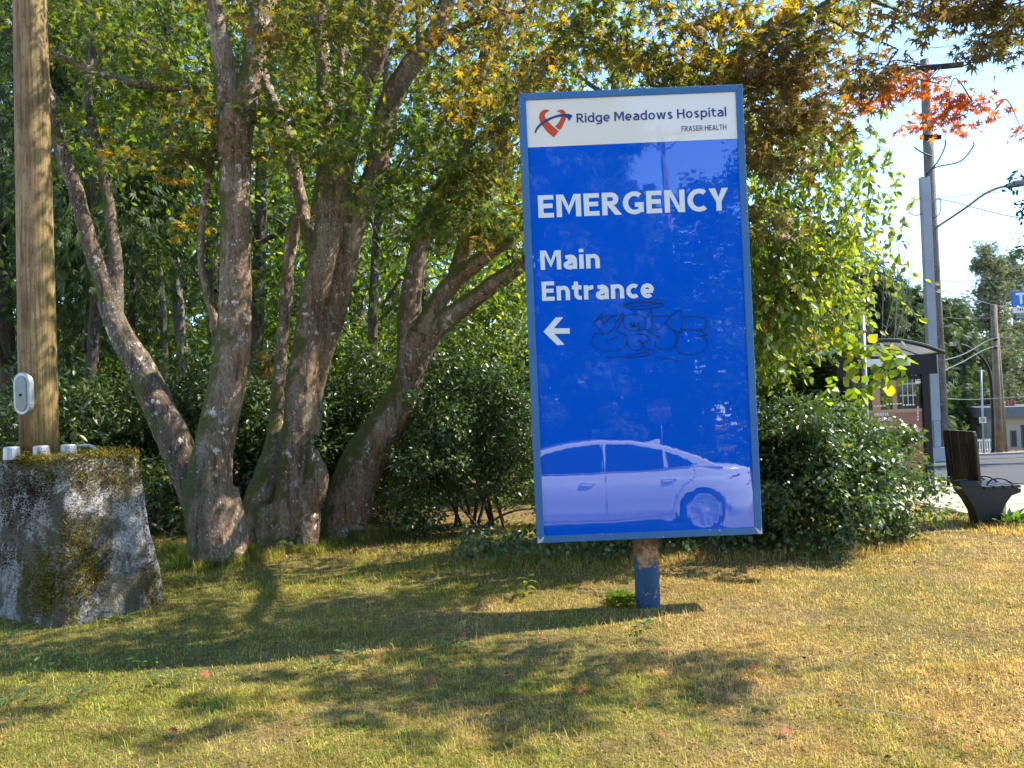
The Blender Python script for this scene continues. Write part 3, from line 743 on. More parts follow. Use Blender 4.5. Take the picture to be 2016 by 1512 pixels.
strokes = [
    [(860,215),(930,190),(1040,178),(1120,180),(1140,192),(1100,208),(1000,222),(900,232),(862,232),(880,214),(960,200),(1070,198),(1138,206),(1140,222),(1080,238),(960,250),(890,246)],
    [(632,350),(665,318),(694,284),(704,360),(735,330),(790,296),(800,345),(842,285),(852,300),(800,405)],
    [(632,350),(690,412),(706,440),(770,400),(800,350)], [(640,345),(690,315),(740,300),(842,290)],
    [(700,432),(650,430),(620,465),(618,505),(655,540),(720,556),(800,552),(860,525),(880,480),(866,440),(810,415)], [(720,490),(760,470),(812,455)],
    [(850,310),(880,290),(940,285),(1000,300),(1016,345),(1000,390),(950,405),(890,400),(858,370),(850,310)], [(900,385),(905,345),(920,380),(930,345),(935,385)], [(945,380),(955,350),(975,380),(960,398)],
    [(880,470),(890,520),(930,550),(980,545),(998,510),(985,485),(955,480),(1000,490),(1038,480),(1040,455),(1010,435),(940,432)], [(870,440),(880,470)],
    [(1016,330),(1060,255),(1060,395),(1008,395)], [(1060,298),(1200,296)], [(1060,390),(1120,390),(1200,300),(1280,255),(1282,405),(1236,405),(1180,360)],
    [(1160,345),(1215,395),(1248,450),(1240,500),(1200,535),(1140,542),(1095,520),(1085,480)], [(1085,455),(1120,455),(1060,425),(1030,410)],
    [(1282,300),(1448,306),(1452,392),(1300,392),(1290,408)], [(1252,448),(1280,400),(1380,395),(1420,410)], [(1452,392),(1420,405),(1470,432),(1425,440),(1440,450)],
    [(1250,450),(1236,500),(1250,550),(1310,576),(1400,570),(1455,535),(1474,490),(1455,455),(1410,445)],
    [(725,606),(860,595),(1000,568),(1040,572),(1020,590),(865,606)], [(1090,600),(1180,608),(1260,625)], [(985,495),(1000,520),(1030,540),(1085,552)],
]
gb = MB()
for st in strokes:
    pp = [S(*Z2(*p[:2]), TW + .001) for p in smooth_path(st, 4)]
    gb.tube(pp, .0022, 4)
gb.obj('graffiti_tag', PEN, sign)
# post
pc = S(0, 0); pl_, pr_ = UV(1253, 1130), UV(1303, 1130)
pux = (pl_[0] + pr_[0]) / 2; PR = (pr_[0] - pl_[0]) / 2
pbase = S(pux, 0, -.12)
def mat_post():
    m, nt, out = new_mat('peeling blue post'); v = coord(nt)
    n = noise(nt, v, 7, 6, .7); sx = nd(nt, 'ShaderNodeSeparateXYZ', Vector=v)
    c = mix(nt, mth(nt, 'MULTIPLY', ramp(nt, n, [(.4, 0.), (.7, 1.)]), .5), (.018, .06, .135), (.04, .09, .14))
    ru = ramp(nt, mth(nt, 'ADD', n, mth(nt, 'MULTIPLY', mth(nt, 'ADD', sx.outputs['Z'], .20), 2.4)), [(.60, 0.), (.70, 1.)])
    rust = mix(nt, noise(nt, v, 40, 4, .7), (.10, .045, .018), (.34, .21, .10))
    c = mix(nt, ru, c, rust)
    ru2 = ramp(nt, noise(nt, v, 11, 4, .6), [(.60, 0.), (.63, 1.)])
    c = mix(nt, ru2, c, (.42, .22, .13))
    principled(nt, out, c, .6, bump(nt, mth(nt, 'ADD', n, ru), .4, .01), 0, .3); return m
POSTM = mat_post()
MB().lathe([(PR, -.53), (PR, -.25), (PR, -.1), (PR * 1.0, .03)], (pbase.x, pbase.y, pbase.z), 28).obj('post', POSTM, sign, smooth=False)
# dry tuft of roots and webs caught where post meets frame
n = 700
C = np.array([pbase.x + .01, pbase.y - PR * .6, pbase.z - .03])[None] + rng.normal(0, 1, (n, 3)) * np.array([[.055, .03, .045]])
leaf_cloud('dry_tuft', C, gauss(n), gauss(n), rng.uniform(.015, .05, n), tmpl_simple(.06, .01, -.1), LITTER, sign)

# ================================================================== concrete plinth and its pole
plinth = thing('concrete_plinth', 'mossy tapered concrete plinth carrying the brown pole', 'plinth', (PLX, PLYY, 0))
def mk_plinth():
    V, F = [], []; nz, na = 48, 176
    for i in range(nz + 1):
        t = i / nz; z = -.1 + (PTOP + .1) * t
        h1, h2 = pl_half(z); h1, h2 = float(h1), float(h2)
        if t > .96: q = .022 * ((t - .96) / .04) ** 2; h1 -= q; h2 -= q
        for k in range(na):
            an = 2 * math.pi * k / na; c_, s_ = math.cos(an), math.sin(an)
            se = (abs(c_) ** 9 + abs(s_) ** 9) ** (-1 / 9)
            p = np.array([PLX, PLYY]) + E1 * (h1 * c_ * se) + E2 * (h2 * s_ * se)
            V.append((p[0], p[1], z))
    for i in range(nz):
        for k in range(na):
            F.append((i * na + k, i * na + (k + 1) % na, (i + 1) * na + (k + 1) % na, (i + 1) * na + k))
    me = bpy.data.meshes.new('body'); V.append((PLX, PLYY, PTOP + .01)); c = len(V) - 1
    for k in range(na): F.append((nz * na + k, nz * na + (k + 1) % na, c))
    me.from_pydata(V, [], F); me.update()
    o = link_mesh('body', me, CONC, plinth, smooth=True)
    tx = bpy.data.textures.new('lumps', 'CLOUDS'); tx.noise_scale = .28; tx.noise_depth = 4
    dm = o.modifiers.new('lumps', 'DISPLACE'); dm.texture = tx; dm.strength = .045; dm.mid_level = .5; dm.texture_coords = 'OBJECT' if False else 'LOCAL'
    return o
mk_plinth()
def plinth_hit(px, py):
    d = ray(px, py)
    for i in range(240):
        Y = 5.4 + i * .006
        q = Vector((0, 0, EYE)) + d * (Y / d.y)
        if q.z < 0 or q.z > PTOP: continue
        if pl_in(q.x, q.y, q.z, .985):
            a_ = float(np.dot([q.x - PLX, q.y - PLYY], E1)); b_ = float(np.dot([q.x - PLX, q.y - PLYY], E2))
            n_ = E1 * math.copysign(1, a_) if abs(a_) / .42 > abs(b_) / .88 else E2 * math.copysign(1, b_)
            return q, Vector((n_[0], n_[1], .12)).normalized()
    return None
def tufts(name, regions, m, parent, size):
    Cs, Us, Ns = [], [], []
    for cx_, cy_, sx_, sy_, n in regions:
        for k in range(n):
            h = plinth_hit(cx_ + random.gauss(0, 1) * sx_, cy_ + random.gauss(0, 1) * sy_)
            if h is None: continue
            for j in range(5):
                Cs.append(np.array(h[0]) + np.array(h[1]) * random.uniform(-.01, .018) + rng.normal(0, .011, 3)); Us.append(np.array(h[1]) * .8 + np.array([0, 0, .25]) + rng.normal(0, .6, 3)); Ns.append(rng.normal(0, 1, 3))
    n = len(Cs)
    leaf_cloud(name, np.array(Cs), np.array(Us), np.array(Ns), rng.uniform(*size, n), tmpl_simple(.2, .03, -.2), m, parent)
tufts('moss', [(105, 1150, 28, 36, 1500), (165, 1080, 30, 30, 300), (130, 1040, 20, 25, 160), (230, 960, 26, 30, 260), (180, 940, 50, 16, 350), (150, 1190, 18, 22, 260), (300, 1140, 17, 28, 560), (175, 1110, 14, 18, 180), (60, 1170, 10, 22, 120), (205, 1100, 6, 18, 60), (270, 930, 9, 30, 110), (225, 905, 40, 9, 330), (60, 905, 45, 8, 420), (120, 930, 30, 16, 260)], MOSS, plinth, (.012, .028))
tufts('dark_moss', [(35, 985, 34, 34, 900), (90, 960, 24, 22, 300), (20, 1095, 12, 12, 110), (195, 1130, 10, 35, 160), (285, 990, 6, 35, 90), (160, 1000, 40, 40, 120)], MOSS_DARK, plinth, (.010, .022))
n = 1500   # cushion of moss along the rim
an = rng.random(n) * 6.283; se = (np.abs(np.cos(an)) ** 9 + np.abs(np.sin(an)) ** 9) ** (-1 / 9); rr = 1.03 - np.abs(rng.normal(0, .12, n))
h1, h2 = pl_half(PTOP); pc_ = PLC[None] + (h1 * np.cos(an) * se * rr)[:, None] * E1[None] + (h2 * np.sin(an) * se * rr)[:, None] * E2[None]
C = np.stack([pc_[:, 0], pc_[:, 1], PTOP + rng.uniform(-.03, .03, n)], 1)
C = np.repeat(C, 4, 0) + rng.normal(0, .014, (n * 4, 3))
leaf_cloud('rim_moss', C, gauss(n * 4, .6) + np.array([[0, 0, .8]]), gauss(n * 4), rng.uniform(.012, .03, n * 4), tmpl_simple(.2, .03, -.2), MOSS, plinth)

pole = thing('lamp_pole', 'thick weathered brown pole on the mossy concrete plinth, oval hand hole cover', 'pole', (P(78, 885, PL_Y).x, PL_Y, PTOP))
pb0, pt0 = P(78, 885, PL_Y), P(59, 0, PL_Y)
rb, rt_ = 35 / pxm(PL_Y), 30 / pxm(PL_Y)
ax_ = (pt0 - pb0) / (pt0.z - pb0.z)
zs = [PTOP - .02, PTOP + .5, PTOP + 1.5, PTOP + 3, PTOP + 5, PTOP + 8]
pts = [pb0 + ax_ * (z - pb0.z) for z in zs]
MB().tube(pts, [rb + (rt_ - rb) * (z - pb0.z) / (pt0.z - pb0.z) for z in zs], 40).obj('shaft', POLE, pole, smooth=True)
hc = P(46, 775, PL_Y - rb * .9)
hd = (Vector((hc.x, hc.y, 0)) - Vector((pb0.x, pb0.y, 0))).normalized(); ht = Vector((0, 0, 1)).cross(hd).normalized()
def stad(w, h, n=10):
    o = []
    for k in range(n + 1): a_ = math.pi * k / n; o.append((w * math.cos(a_), h - w + w * math.sin(a_)))
    for k in range(n + 1): a_ = math.pi + math.pi * k / n; o.append((w * math.cos(a_), -h + w + w * math.sin(a_)))
    return o
hfn = lambda u, v, w: hc + ht * u + Vector((0, 0, 1)) * v + hd * w
hh = thing  # noqa
cov = MB().prism(stad(.082, .165), hfn, -.07, .018).obj('hand_hole_rim', GALV, pole, bevel=.008)
MB().prism(stad(.058, .137), hfn, .0, .026).obj('hand_hole_cover', paint('grey lid', (.20, .22, .21), .5, .6, (.12, .13, .11), 14, .3), cov, bevel=.006)
MB().lathe([(.011, 0), (.011, .006), (.006, .009)], hfn(0, -.01, .026), 10, Matrix.Rotation(R(90), 3, 'X')).obj('lid_bolt', BLACK, cov)
for px, py, dx in ((23, 888, 0), (81, 886, 0), (135, 886, 0)):
    q = P(px, py, PL_Y - (.24 if px == 81 else .19)); q.z = PTOP
    MB().lathe([(.058, -.01), (.057, .02), (.054, .082), (.046, .09), (.0, .092)], q, 20).obj('bolt_cap', GALV, pole, smooth=False, bevel=.004)
e0 = P(146, 872, PL_Y - .1); e0.z = PTOP + .07
MB().tube(smooth_path([e0, e0 + Vector((.1, 0, .002)), e0 + Vector((.16, -.005, -.02)), e0 + Vector((.185, -.01, -.09))], 6), .013, 10).obj('conduit_elbow', GALV, pole, smooth=True)
# ================================================================== trees
def limb_mb(mb, path, n=5, seg=14):
    q = smooth_path(path, n)
    mb.tube([P(a[0], a[1], a[2]) for a in q], [max(.004, a[3] / pxm(a[2]) * .97 / math.hypot(1, (a[0] - CX) / FPX)) for a in q], seg)
    return mb
def solid(name, mb, m, parent, voxel=.018, lump=.03, fine=.016, smooth=4):
    """fuse overlapping limbs into one skin, smooth the forks and roughen the bark"""
    me = mb.mesh(name); o = bpy.data.objects.new(name, me); col.objects.link(o)
    r = o.modifiers.new('r', 'REMESH'); r.mode = 'VOXEL'; r.voxel_size = voxel
    s = o.modifiers.new('s', 'SMOOTH'); s.factor = .5; s.iterations = smooth
    for sc, st in ((.22, lump), (.05, fine)):
        tx = bpy.data.textures.new('b', 'CLOUDS'); tx.noise_scale = sc; tx.noise_depth = 3
        d = o.modifiers.new('d', 'DISPLACE'); d.texture = tx; d.strength = st; d.mid_level = .5; d.texture_coords = 'LOCAL'
    dg = bpy.context.evaluated_depsgraph_get(); dg.update()
    m2 = bpy.data.meshes.new_from_object(o.evaluated_get(dg)); bpy.data.objects.remove(o)
    m2.name = name
    return link_mesh(name, m2, m, parent, smooth=True)

def region(n, poly, Y0, Y1, jit=0):
    """points filling an outline seen from the photograph, at depths Y0..Y1"""
    xs_ = [p[0] for p in poly]; ys_ = [p[1] for p in poly]; o = []
    while len(o) < n:
        x = random.uniform(min(xs_), max(xs_)); y = random.uniform(min(ys_), max(ys_)); ins = False
        for i in range(len(poly)):
            (x1, y1), (x2, y2) = poly[i], poly[i - 1]
            if (y1 > y) != (y2 > y) and x < (x2 - x1) * (y - y1) / (y2 - y1) + x1: ins = not ins
        if ins: o.append(np.array(P(x, y, random.uniform(Y0, Y1))))
    return o
def rect(a, b, c, d): return [(a, b), (c, b), (c, d), (a, d)]

def twigs(mb, centers, limbs, r=.0036):
    L = np.array([p for l in limbs for p in l])
    for c in centers:
        d = np.linalg.norm(L - c[None], axis=1) + .35 * np.maximum(0, L[:, 2] - c[2])
        j = int(np.argmin(d)); a = L[j]
        if np.linalg.norm(a - c) > 1.5: continue
        mid = (a + c) / 2 + rng.normal(0, .05, 3) + np.array([0, 0, .06])
        pp = smooth_path([a, mid, c], 6)
        mb.tube([Vector(p) for p in pp], [r * (1.5 - i / len(pp)) for i in range(len(pp))], 5, False)
        for k in range(2):
            e = c + rng.normal(0, .22, 3) * np.array([1, 1, .4]); mb.tube([Vector(c), Vector(e)], [r * .5, r * .25], 4, False)

def pts_of(paths):
    return [[np.array(P(a[0], a[1], a[2])) for a in smooth_path(p, 4)] for p in paths]

def maple(label, base, paths, crowns, voxel=.017, lump=.03, bark=None, extra=None):
    t = thing('maple_tree', label, 'tree', base)
    mb = MB()
    for p in paths: limb_mb(mb, p)
    if extra: extra(mb)
    solid('trunk', mb, bark or BARK, t, voxel, lump)
    tw = MB(); L = pts_of(paths)
    for cs, rad, nl, m, size, name in crowns:
        twigs(tw, cs[::3], L)
        leaf_cloud(name, *sprays(cs, rad, nl, size=size), MAPLE, m, t)
    if tw.v: tw.obj('twigs', BARK_DARK, t, fixn=False)
    return t

SZ = (.045, .082)
# ---- leaning trunk at the far side of the plinth
A = [[(398, 1000, 8.8, 36), (372, 940, 8.8, 36), (340, 860, 8.8, 36), (308, 790, 8.8, 34), (278, 725, 8.8, 31), (240, 665, 8.8, 27), (212, 590, 8.8, 23)],
     [(240, 665, 8.8, 22), (205, 560, 8.8, 21), (172, 463, 8.75, 18), (146, 364, 8.7, 17), (116, 281, 8.6, 15), (98, 200, 8.5, 13), (70, 80, 8.4, 11), (50, -80, 8.3, 9)],
     [(225, 610, 8.8, 20), (228, 520, 8.85, 15), (218, 430, 8.9, 13), (198, 314, 8.9, 12), (175, 215, 8.95, 10), (174, 150, 9, 9), (188, 40, 9, 8), (195, -120, 9, 6)],
     [(100, 100, 8.4, 8), (170, 135, 8.4, 9), (250, 160, 8.4, 10), (330, 175, 8.5, 8), (390, 170, 8.5, 5)],
     [(174, 160, 9, 6), (230, 70, 8.8, 5), (300, 90, 8.6, 4), (350, 130, 8.5, 3)]]
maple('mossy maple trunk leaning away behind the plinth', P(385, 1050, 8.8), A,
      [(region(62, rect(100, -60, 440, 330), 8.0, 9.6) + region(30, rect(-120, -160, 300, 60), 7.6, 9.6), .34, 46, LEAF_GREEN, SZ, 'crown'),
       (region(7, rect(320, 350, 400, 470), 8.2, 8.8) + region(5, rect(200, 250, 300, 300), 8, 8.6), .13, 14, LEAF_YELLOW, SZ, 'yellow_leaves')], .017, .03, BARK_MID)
# ---- straight pale trunk with a fork
B = [[(428, 1112, 7.95, 60), (424, 1060, 7.95, 57), (418, 1010, 7.95, 53), (413, 960, 7.95, 47), (418, 900, 7.95, 43), (432, 830, 7.95, 40), (449, 750, 7.95, 39), (461, 650, 7.95, 36), (464, 550, 7.95, 33), (463, 450, 7.95, 31), (462, 340, 7.95, 34), (463, 270, 7.95, 38), (468, 215, 7.95, 40)],
     [(456, 260, 7.95, 30), (446, 180, 7.95, 25), (436, 90, 7.9, 22), (416, 0, 7.85, 19), (390, -140, 7.8, 16), (370, -400, 7.6, 12)],
     [(474, 240, 7.95, 28), (498, 130, 8, 25), (510, 50, 8, 24), (518, -40, 8.05, 22), (535, -220, 8.1, 18), (560, -450, 8.2, 12)],
     [(432, 740, 8.05, 14), (424, 640, 8.1, 10), (408, 585, 8.1, 9), (395, 500, 8.1, 8), (404, 380, 8.1, 8), (426, 270, 8.1, 6)],
     [(470, 1120, 7.9, 20), (468, 1040, 7.98, 20), (455, 960, 8.02, 15)], [(432, 1092, 7.95, 26), (405, 1112, 7.8, 16), (384, 1124, 7.62, 8), (366, 1132, 7.5, 4)], [(452, 1095, 7.9, 24), (482, 1116, 7.75, 13), (508, 1126, 7.6, 6)], [(425, 1095, 7.9, 22), (432, 1122, 7.68, 12), (440, 1138, 7.5, 5)], [(378, 1050, 8.0, 12), (376, 980, 8.05, 14), (384, 900, 8.1, 12)]]
maple('straight smooth maple trunk with a fork high up and lichen spots', P(428, 1105, 7.95), B,
      [(region(26, rect(330, 150, 640, 330), 7.6, 8.6) + region(46, rect(250, -420, 900, 0), 5.4, 8.2), .36, 44, LEAF_MAPLE, SZ, 'crown'),
       (region(7, rect(505, 690, 548, 745), 9.4, 9.9), .14, 22, LEAF_BRONZE, SZ, 'bronze_leaves')], .015, .022)
# ---- many stemmed maple in the middle
C3 = [[(560, 1105, 8.6, 66), (566, 1050, 8.6, 54), (582, 975, 8.6, 42), (583, 900, 8.6, 36), (586, 840, 8.6, 33), (594, 750, 8.6, 31), (608, 650, 8.6, 29), (626, 560, 8.6, 29), (645, 470, 8.6, 31), (658, 400, 8.6, 33), (666, 340, 8.6, 31)],
      [(612, 1000, 8.52, 20), (622, 945, 8.5, 26), (618, 905, 8.5, 18), (606, 870, 8.5, 8)],
      [(618, 860, 8.72, 12), (628, 760, 8.75, 15), (644, 680, 8.72, 18), (666, 600, 8.72, 21), (684, 510, 8.7, 21), (704, 430, 8.7, 24), (740, 330, 8.65, 24), (762, 215, 8.6, 24), (812, 125, 8.5, 22), (856, 66, 8.4, 21), (880, 0, 8.3, 17), (920, -150, 8.1, 13)],
      [(640, 420, 8.6, 30), (642, 300, 8.65, 18), (637, 150, 8.7, 16), (630, 50, 8.75, 15), (624, -60, 8.8, 13), (600, -300, 8.9, 9)],
      [(660, 360, 8.55, 34), (690, 230, 8.5, 28), (728, 135, 8.4, 25), (752, 60, 8.3, 24), (778, -40, 8.2, 20), (820, -200, 8, 15)],
      [(625, 520, 8.75, 20), (598, 420, 8.85, 14), (576, 320, 8.9, 15), (556, 245, 8.9, 15), (524, 170, 8.95, 14), (505, 80, 9, 10), (490, -60, 9, 7)],
      [(505, 1075, 8.8, 40), (512, 1000, 8.8, 38), (535, 930, 8.8, 34), (544, 860, 8.95, 20), (547, 780, 9.1, 14), (553, 700, 9.15, 13), (562, 600, 9.15, 13), (570, 500, 9.1, 13), (584, 420, 8.95, 14)],
      [(668, 330, 8.8, 8), (670, 200, 8.8, 7), (672, 90, 8.9, 7), (668, -20, 8.9, 6)],
      [(852, 85, 8.4, 9), (900, 58, 8.2, 9), (950, 36, 8.0, 8), (1010, 26, 7.7, 6), (1090, 0, 7.4, 4)],
      [(560, 1090, 8.4, 34), (545, 1060, 8.5, 36), (530, 1000, 8.6, 36)], [(600, 1085, 8.45, 26), (602, 1040, 8.5, 30), (606, 980, 8.55, 24)],
      [(545, 1082, 8.45, 26), (515, 1104, 8.25, 15), (488, 1116, 8.08, 7)], [(575, 1088, 8.45, 24), (585, 1112, 8.15, 12), (592, 1124, 8.0, 5)],
      [(600, 1085, 8.5, 16), (645, 1100, 8.4, 10), (690, 1112, 8.2, 6)]]
maple('thick mossy maple with several stems from one stump', P(565, 1090, 8.6), C3,
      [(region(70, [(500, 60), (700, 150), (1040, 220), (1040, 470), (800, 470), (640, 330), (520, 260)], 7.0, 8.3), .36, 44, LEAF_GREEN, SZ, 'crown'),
       (region(52, rect(480, -60, 1100, 110), 6.4, 8.6) + region(26, rect(400, -600, 1300, -60), 5.0, 8.2), .36, 44, LEAF_MAPLE, SZ, 'upper_crown'),
       (region(15, rect(850, 60, 1040, 260), 6.8, 7.8), .18, 16, LEAF_YELLOW, SZ, 'yellow_leaves')], .017, .035)
# ---- maple leaning towards the sign
D = [[(655, 1075, 9.15, 54), (676, 1030, 9.15, 50), (716, 905, 9.15, 45), (768, 826, 9.1, 38), (797, 765, 9.05, 32), (818, 700, 9.0, 32), (836, 656, 8.95, 35)],
     [(806, 720, 9.0, 28), (806, 620, 9.05, 24), (816, 541, 9.1, 21), (828, 480, 9.1, 19), (852, 420, 9, 18), (890, 330, 8.8, 17), (925, 250, 8.6, 14), (950, 120, 8.3, 11), (990, -30, 8, 8)],
     [(830, 670, 8.95, 26), (862, 596, 8.9, 22), (896, 552, 8.8, 19), (950, 508, 8.5, 16), (1000, 470, 8.2, 13), (1070, 400, 7.8, 10)],
     [(890, 560, 8.8, 15), (912, 490, 8.7, 16), (945, 400, 8.5, 15), (985, 290, 8.2, 15), (1040, 180, 7.8, 15), (1085, 110, 7.4, 12), (1160, 20, 7, 9), (1250, -90, 6.6, 6)],
     [(840, 660, 8.95, 26), (880, 628, 8.85, 22), (932, 590, 8.6, 19), (985, 550, 8.3, 18), (1040, 512, 8.0, 16), (1150, 430, 7.5, 15), (1290, 290, 7.0, 14), (1420, 140, 6.6, 14), (1520, 70, 6.4, 12), (1600, 24, 6.2, 11), (1700, -30, 6.0, 8)],
     [(1430, 130, 6.6, 12), (1500, 60, 6.5, 11), (1560, 14, 6.4, 9), (1620, -60, 6.2, 7)],
     [(1535, 130, 6.55, 10), (1562, 78, 6.45, 9), (1600, 30, 6.3, 8)],
     [(1600, 24, 6.2, 6), (1700, 70, 5.9, 4), (1790, 110, 5.7, 3), (1870, 180, 5.5, 3), (1960, 215, 5.3, 2)],
     [(1620, -50, 6.2, 7), (1740, 10, 5.6, 5), (1850, 40, 5.1, 4), (1960, 20, 4.9, 4), (2120, -40, 4.9, 3), (2350, -120, 4.9, 2)],
     [(660, 1070, 9.0, 34), (630, 1080, 9.0, 24), (620, 1060, 9.1, 20)], [(690, 1048, 9.05, 24), (722, 1072, 8.85, 13), (750, 1082, 8.7, 6)], [(690, 1075, 9.0, 22), (700, 1030, 9.05, 26)]]
maple('maple leaning over behind the sign with green, bronze and orange leaves', P(672, 1065, 9.15), D,
      [(region(46, rect(860, 100, 1060, 480), 7.3, 8.7) + region(62, [(1030, -30), (1640, -30), (1700, 60), (1560, 170), (1030, 175)], 5.9, 7.2) + region(24, rect(1000, -700, 1650, -30), 4.9, 6.6), .34, 44, LEAF_MAPLE, SZ, 'crown'),
       (region(48, [(1440, 110), (1600, 60), (1740, 180), (1650, 260), (1550, 330), (1470, 350)], 5.9, 7.0) + region(5, rect(1470, 380, 1520, 480), 6.2, 7), .28, 40, LEAF_BRONZE, SZ, 'bronze_leaves'),
       (region(9, [(1680, 90), (1760, 110), (1830, 150), (1760, 200), (1690, 180)], 5.4, 5.9), .17, 24, LEAF_BRONZE, SZ, 'outer_leaves'),
       (region(15, [(1690, -30), (2040, -30), (2040, 40), (1720, 30)], 4.9, 5.6) + region(5, rect(1950, 50, 2030, 90), 4.8, 5.2) + region(14, rect(1650, -260, 2200, -30), 4.4, 5.4) + region(30, rect(2030, -330, 2520, 100), 4.4, 5.5), .24, 42, LEAF_BRONZE, SZ, 'tip_leaves'),
       (region(17, [(1760, 150), (1840, 150), (1960, 205), (2030, 240), (2030, 260), (1900, 250), (1790, 262)], 5.3, 5.7) + region(2, rect(1690, 180, 1740, 215), 5.6, 6), .14, 26, LEAF_RED, (.034, .058), 'orange_leaves'),
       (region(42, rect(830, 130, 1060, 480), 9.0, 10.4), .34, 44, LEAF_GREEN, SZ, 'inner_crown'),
       (region(18, rect(1050, 0, 1600, 160), 5.9, 6.6), .18, 15, LEAF_YELLOW, SZ, 'yellow_leaves')], .017, .03)

# ---- drooping cherry behind the sign
ch = thing('cherry_tree', 'drooping tree of bright yellow green leaves behind the sign', 'tree', (2.1, 8.2, 0))
mb = MB()
CB = [[(1330, 1100, 8.2, 30), (1345, 800, 8.2, 26), (1370, 560, 8.2, 22), (1400, 380, 8.1, 18), (1440, 200, 8, 13), (1470, 60, 7.9, 8)],
      [(1400, 380, 8.1, 13), (1480, 260, 8, 10), (1560, 220, 7.8, 8), (1650, 300, 7.6, 5), (1700, 430, 7.5, 3)],
      [(1370, 560, 8.2, 14), (1450, 430, 8, 10), (1550, 400, 7.8, 7), (1640, 470, 7.6, 5), (1690, 560, 7.5, 3)],
      [(1380, 500, 8.2, 12), (1280, 400, 8.1, 9), (1150, 380, 8.1, 7), (1030, 470, 8.1, 4)]]
for p in CB: limb_mb(mb, p)
solid('trunk', mb, BARK_DARK, ch, .03, .02, .01, 4)
def hang(n, poly, Y0, Y1, drop=(.2, .7), nl=14):
    """hanging shoots: leaves strung along a drooping line"""
    Cs, Us, Ns, Ss = [], [], [], []
    for c in region(n, poly, Y0, Y1):
        d = rng.normal(0, .55, 2); L = rng.uniform(*drop); k = int(nl * L / .45) + 4
        t = np.sort(rng.random(k))
        pp = c[None] + np.stack([d[0] * t * L, d[1] * t * L, -L * t ** 1.3], 1)
        SHOOT.tube([Vector(pp[0]), Vector(pp[k // 2]), Vector(pp[-1])], [.0035, .0025, .0015], 4, False)
        Cs.append(pp + rng.normal(0, .012, (k, 3)))
        Us.append(np.stack([d[0] * .5 + rng.normal(0, .6, k), d[1] * .5 + rng.normal(0, .6, k), -np.abs(rng.normal(.8, .35, k))], 1))
        Ns.append(gauss(k, .7) + np.array([[0, -.35, .5]])); Ss.append(rng.uniform(.045, .095, k))
    return tuple(np.concatenate(x) for x in (Cs, Us, Ns, Ss))
SHOOT = MB()
polyC = [(1440, 170), (1560, 200), (1660, 200), (1720, 330), (1690, 470), (1650, 560), (1560, 600), (1500, 660), (1440, 640)]
H = [hang(400, polyC, 7.0, 8.8), hang(300, [(1460, 420), (1600, 420), (1640, 520), (1560, 640), (1480, 660)], 7.0, 8.4),
     hang(9, [(1700, 200), (1760, 220), (1780, 330), (1720, 420)], 7.0, 7.6, (.15, .4)), hang(4, rect(1725, 440, 1790, 500), 7.0, 7.4, (.12, .28)), hang(3, rect(1745, 365, 1850, 420), 7, 7.4, (.1, .2)),
     hang(160, [(1030, 300), (1460, 80), (1460, 640), (1030, 700)], 7.6, 9.2), hang(36, rect(900, 500, 1040, 690), 9.4, 10.4), hang(60, rect(1250, -500, 1700, 60), 7.2, 9), hang(70, rect(950, -700, 1650, 120), 7.8, 10.5), hang(100, rect(1060, -280, 1460, 200), 8.8, 10.2), hang(80, rect(1040, 40, 1300, 340), 9.8, 10.8)]  # shoots above view and behind the sign added to shade lawn and trunks
leaf_cloud('crown', *cat(*H), NARROW if False else OVATE, LEAF_CHERRY, ch)
rd = region(10, rect(1500, 520, 1560, 640), 6.9, 7.4) + region(4, rect(1580, 650, 1640, 700), 7, 7.3)
leaf_cloud('red_shoots', *sprays(rd, .07, 12, size=(.03, .055)), NARROW, LEAF_RED, ch)
SHOOT.obj('shoots', BARK_DARK, ch, fixn=False)

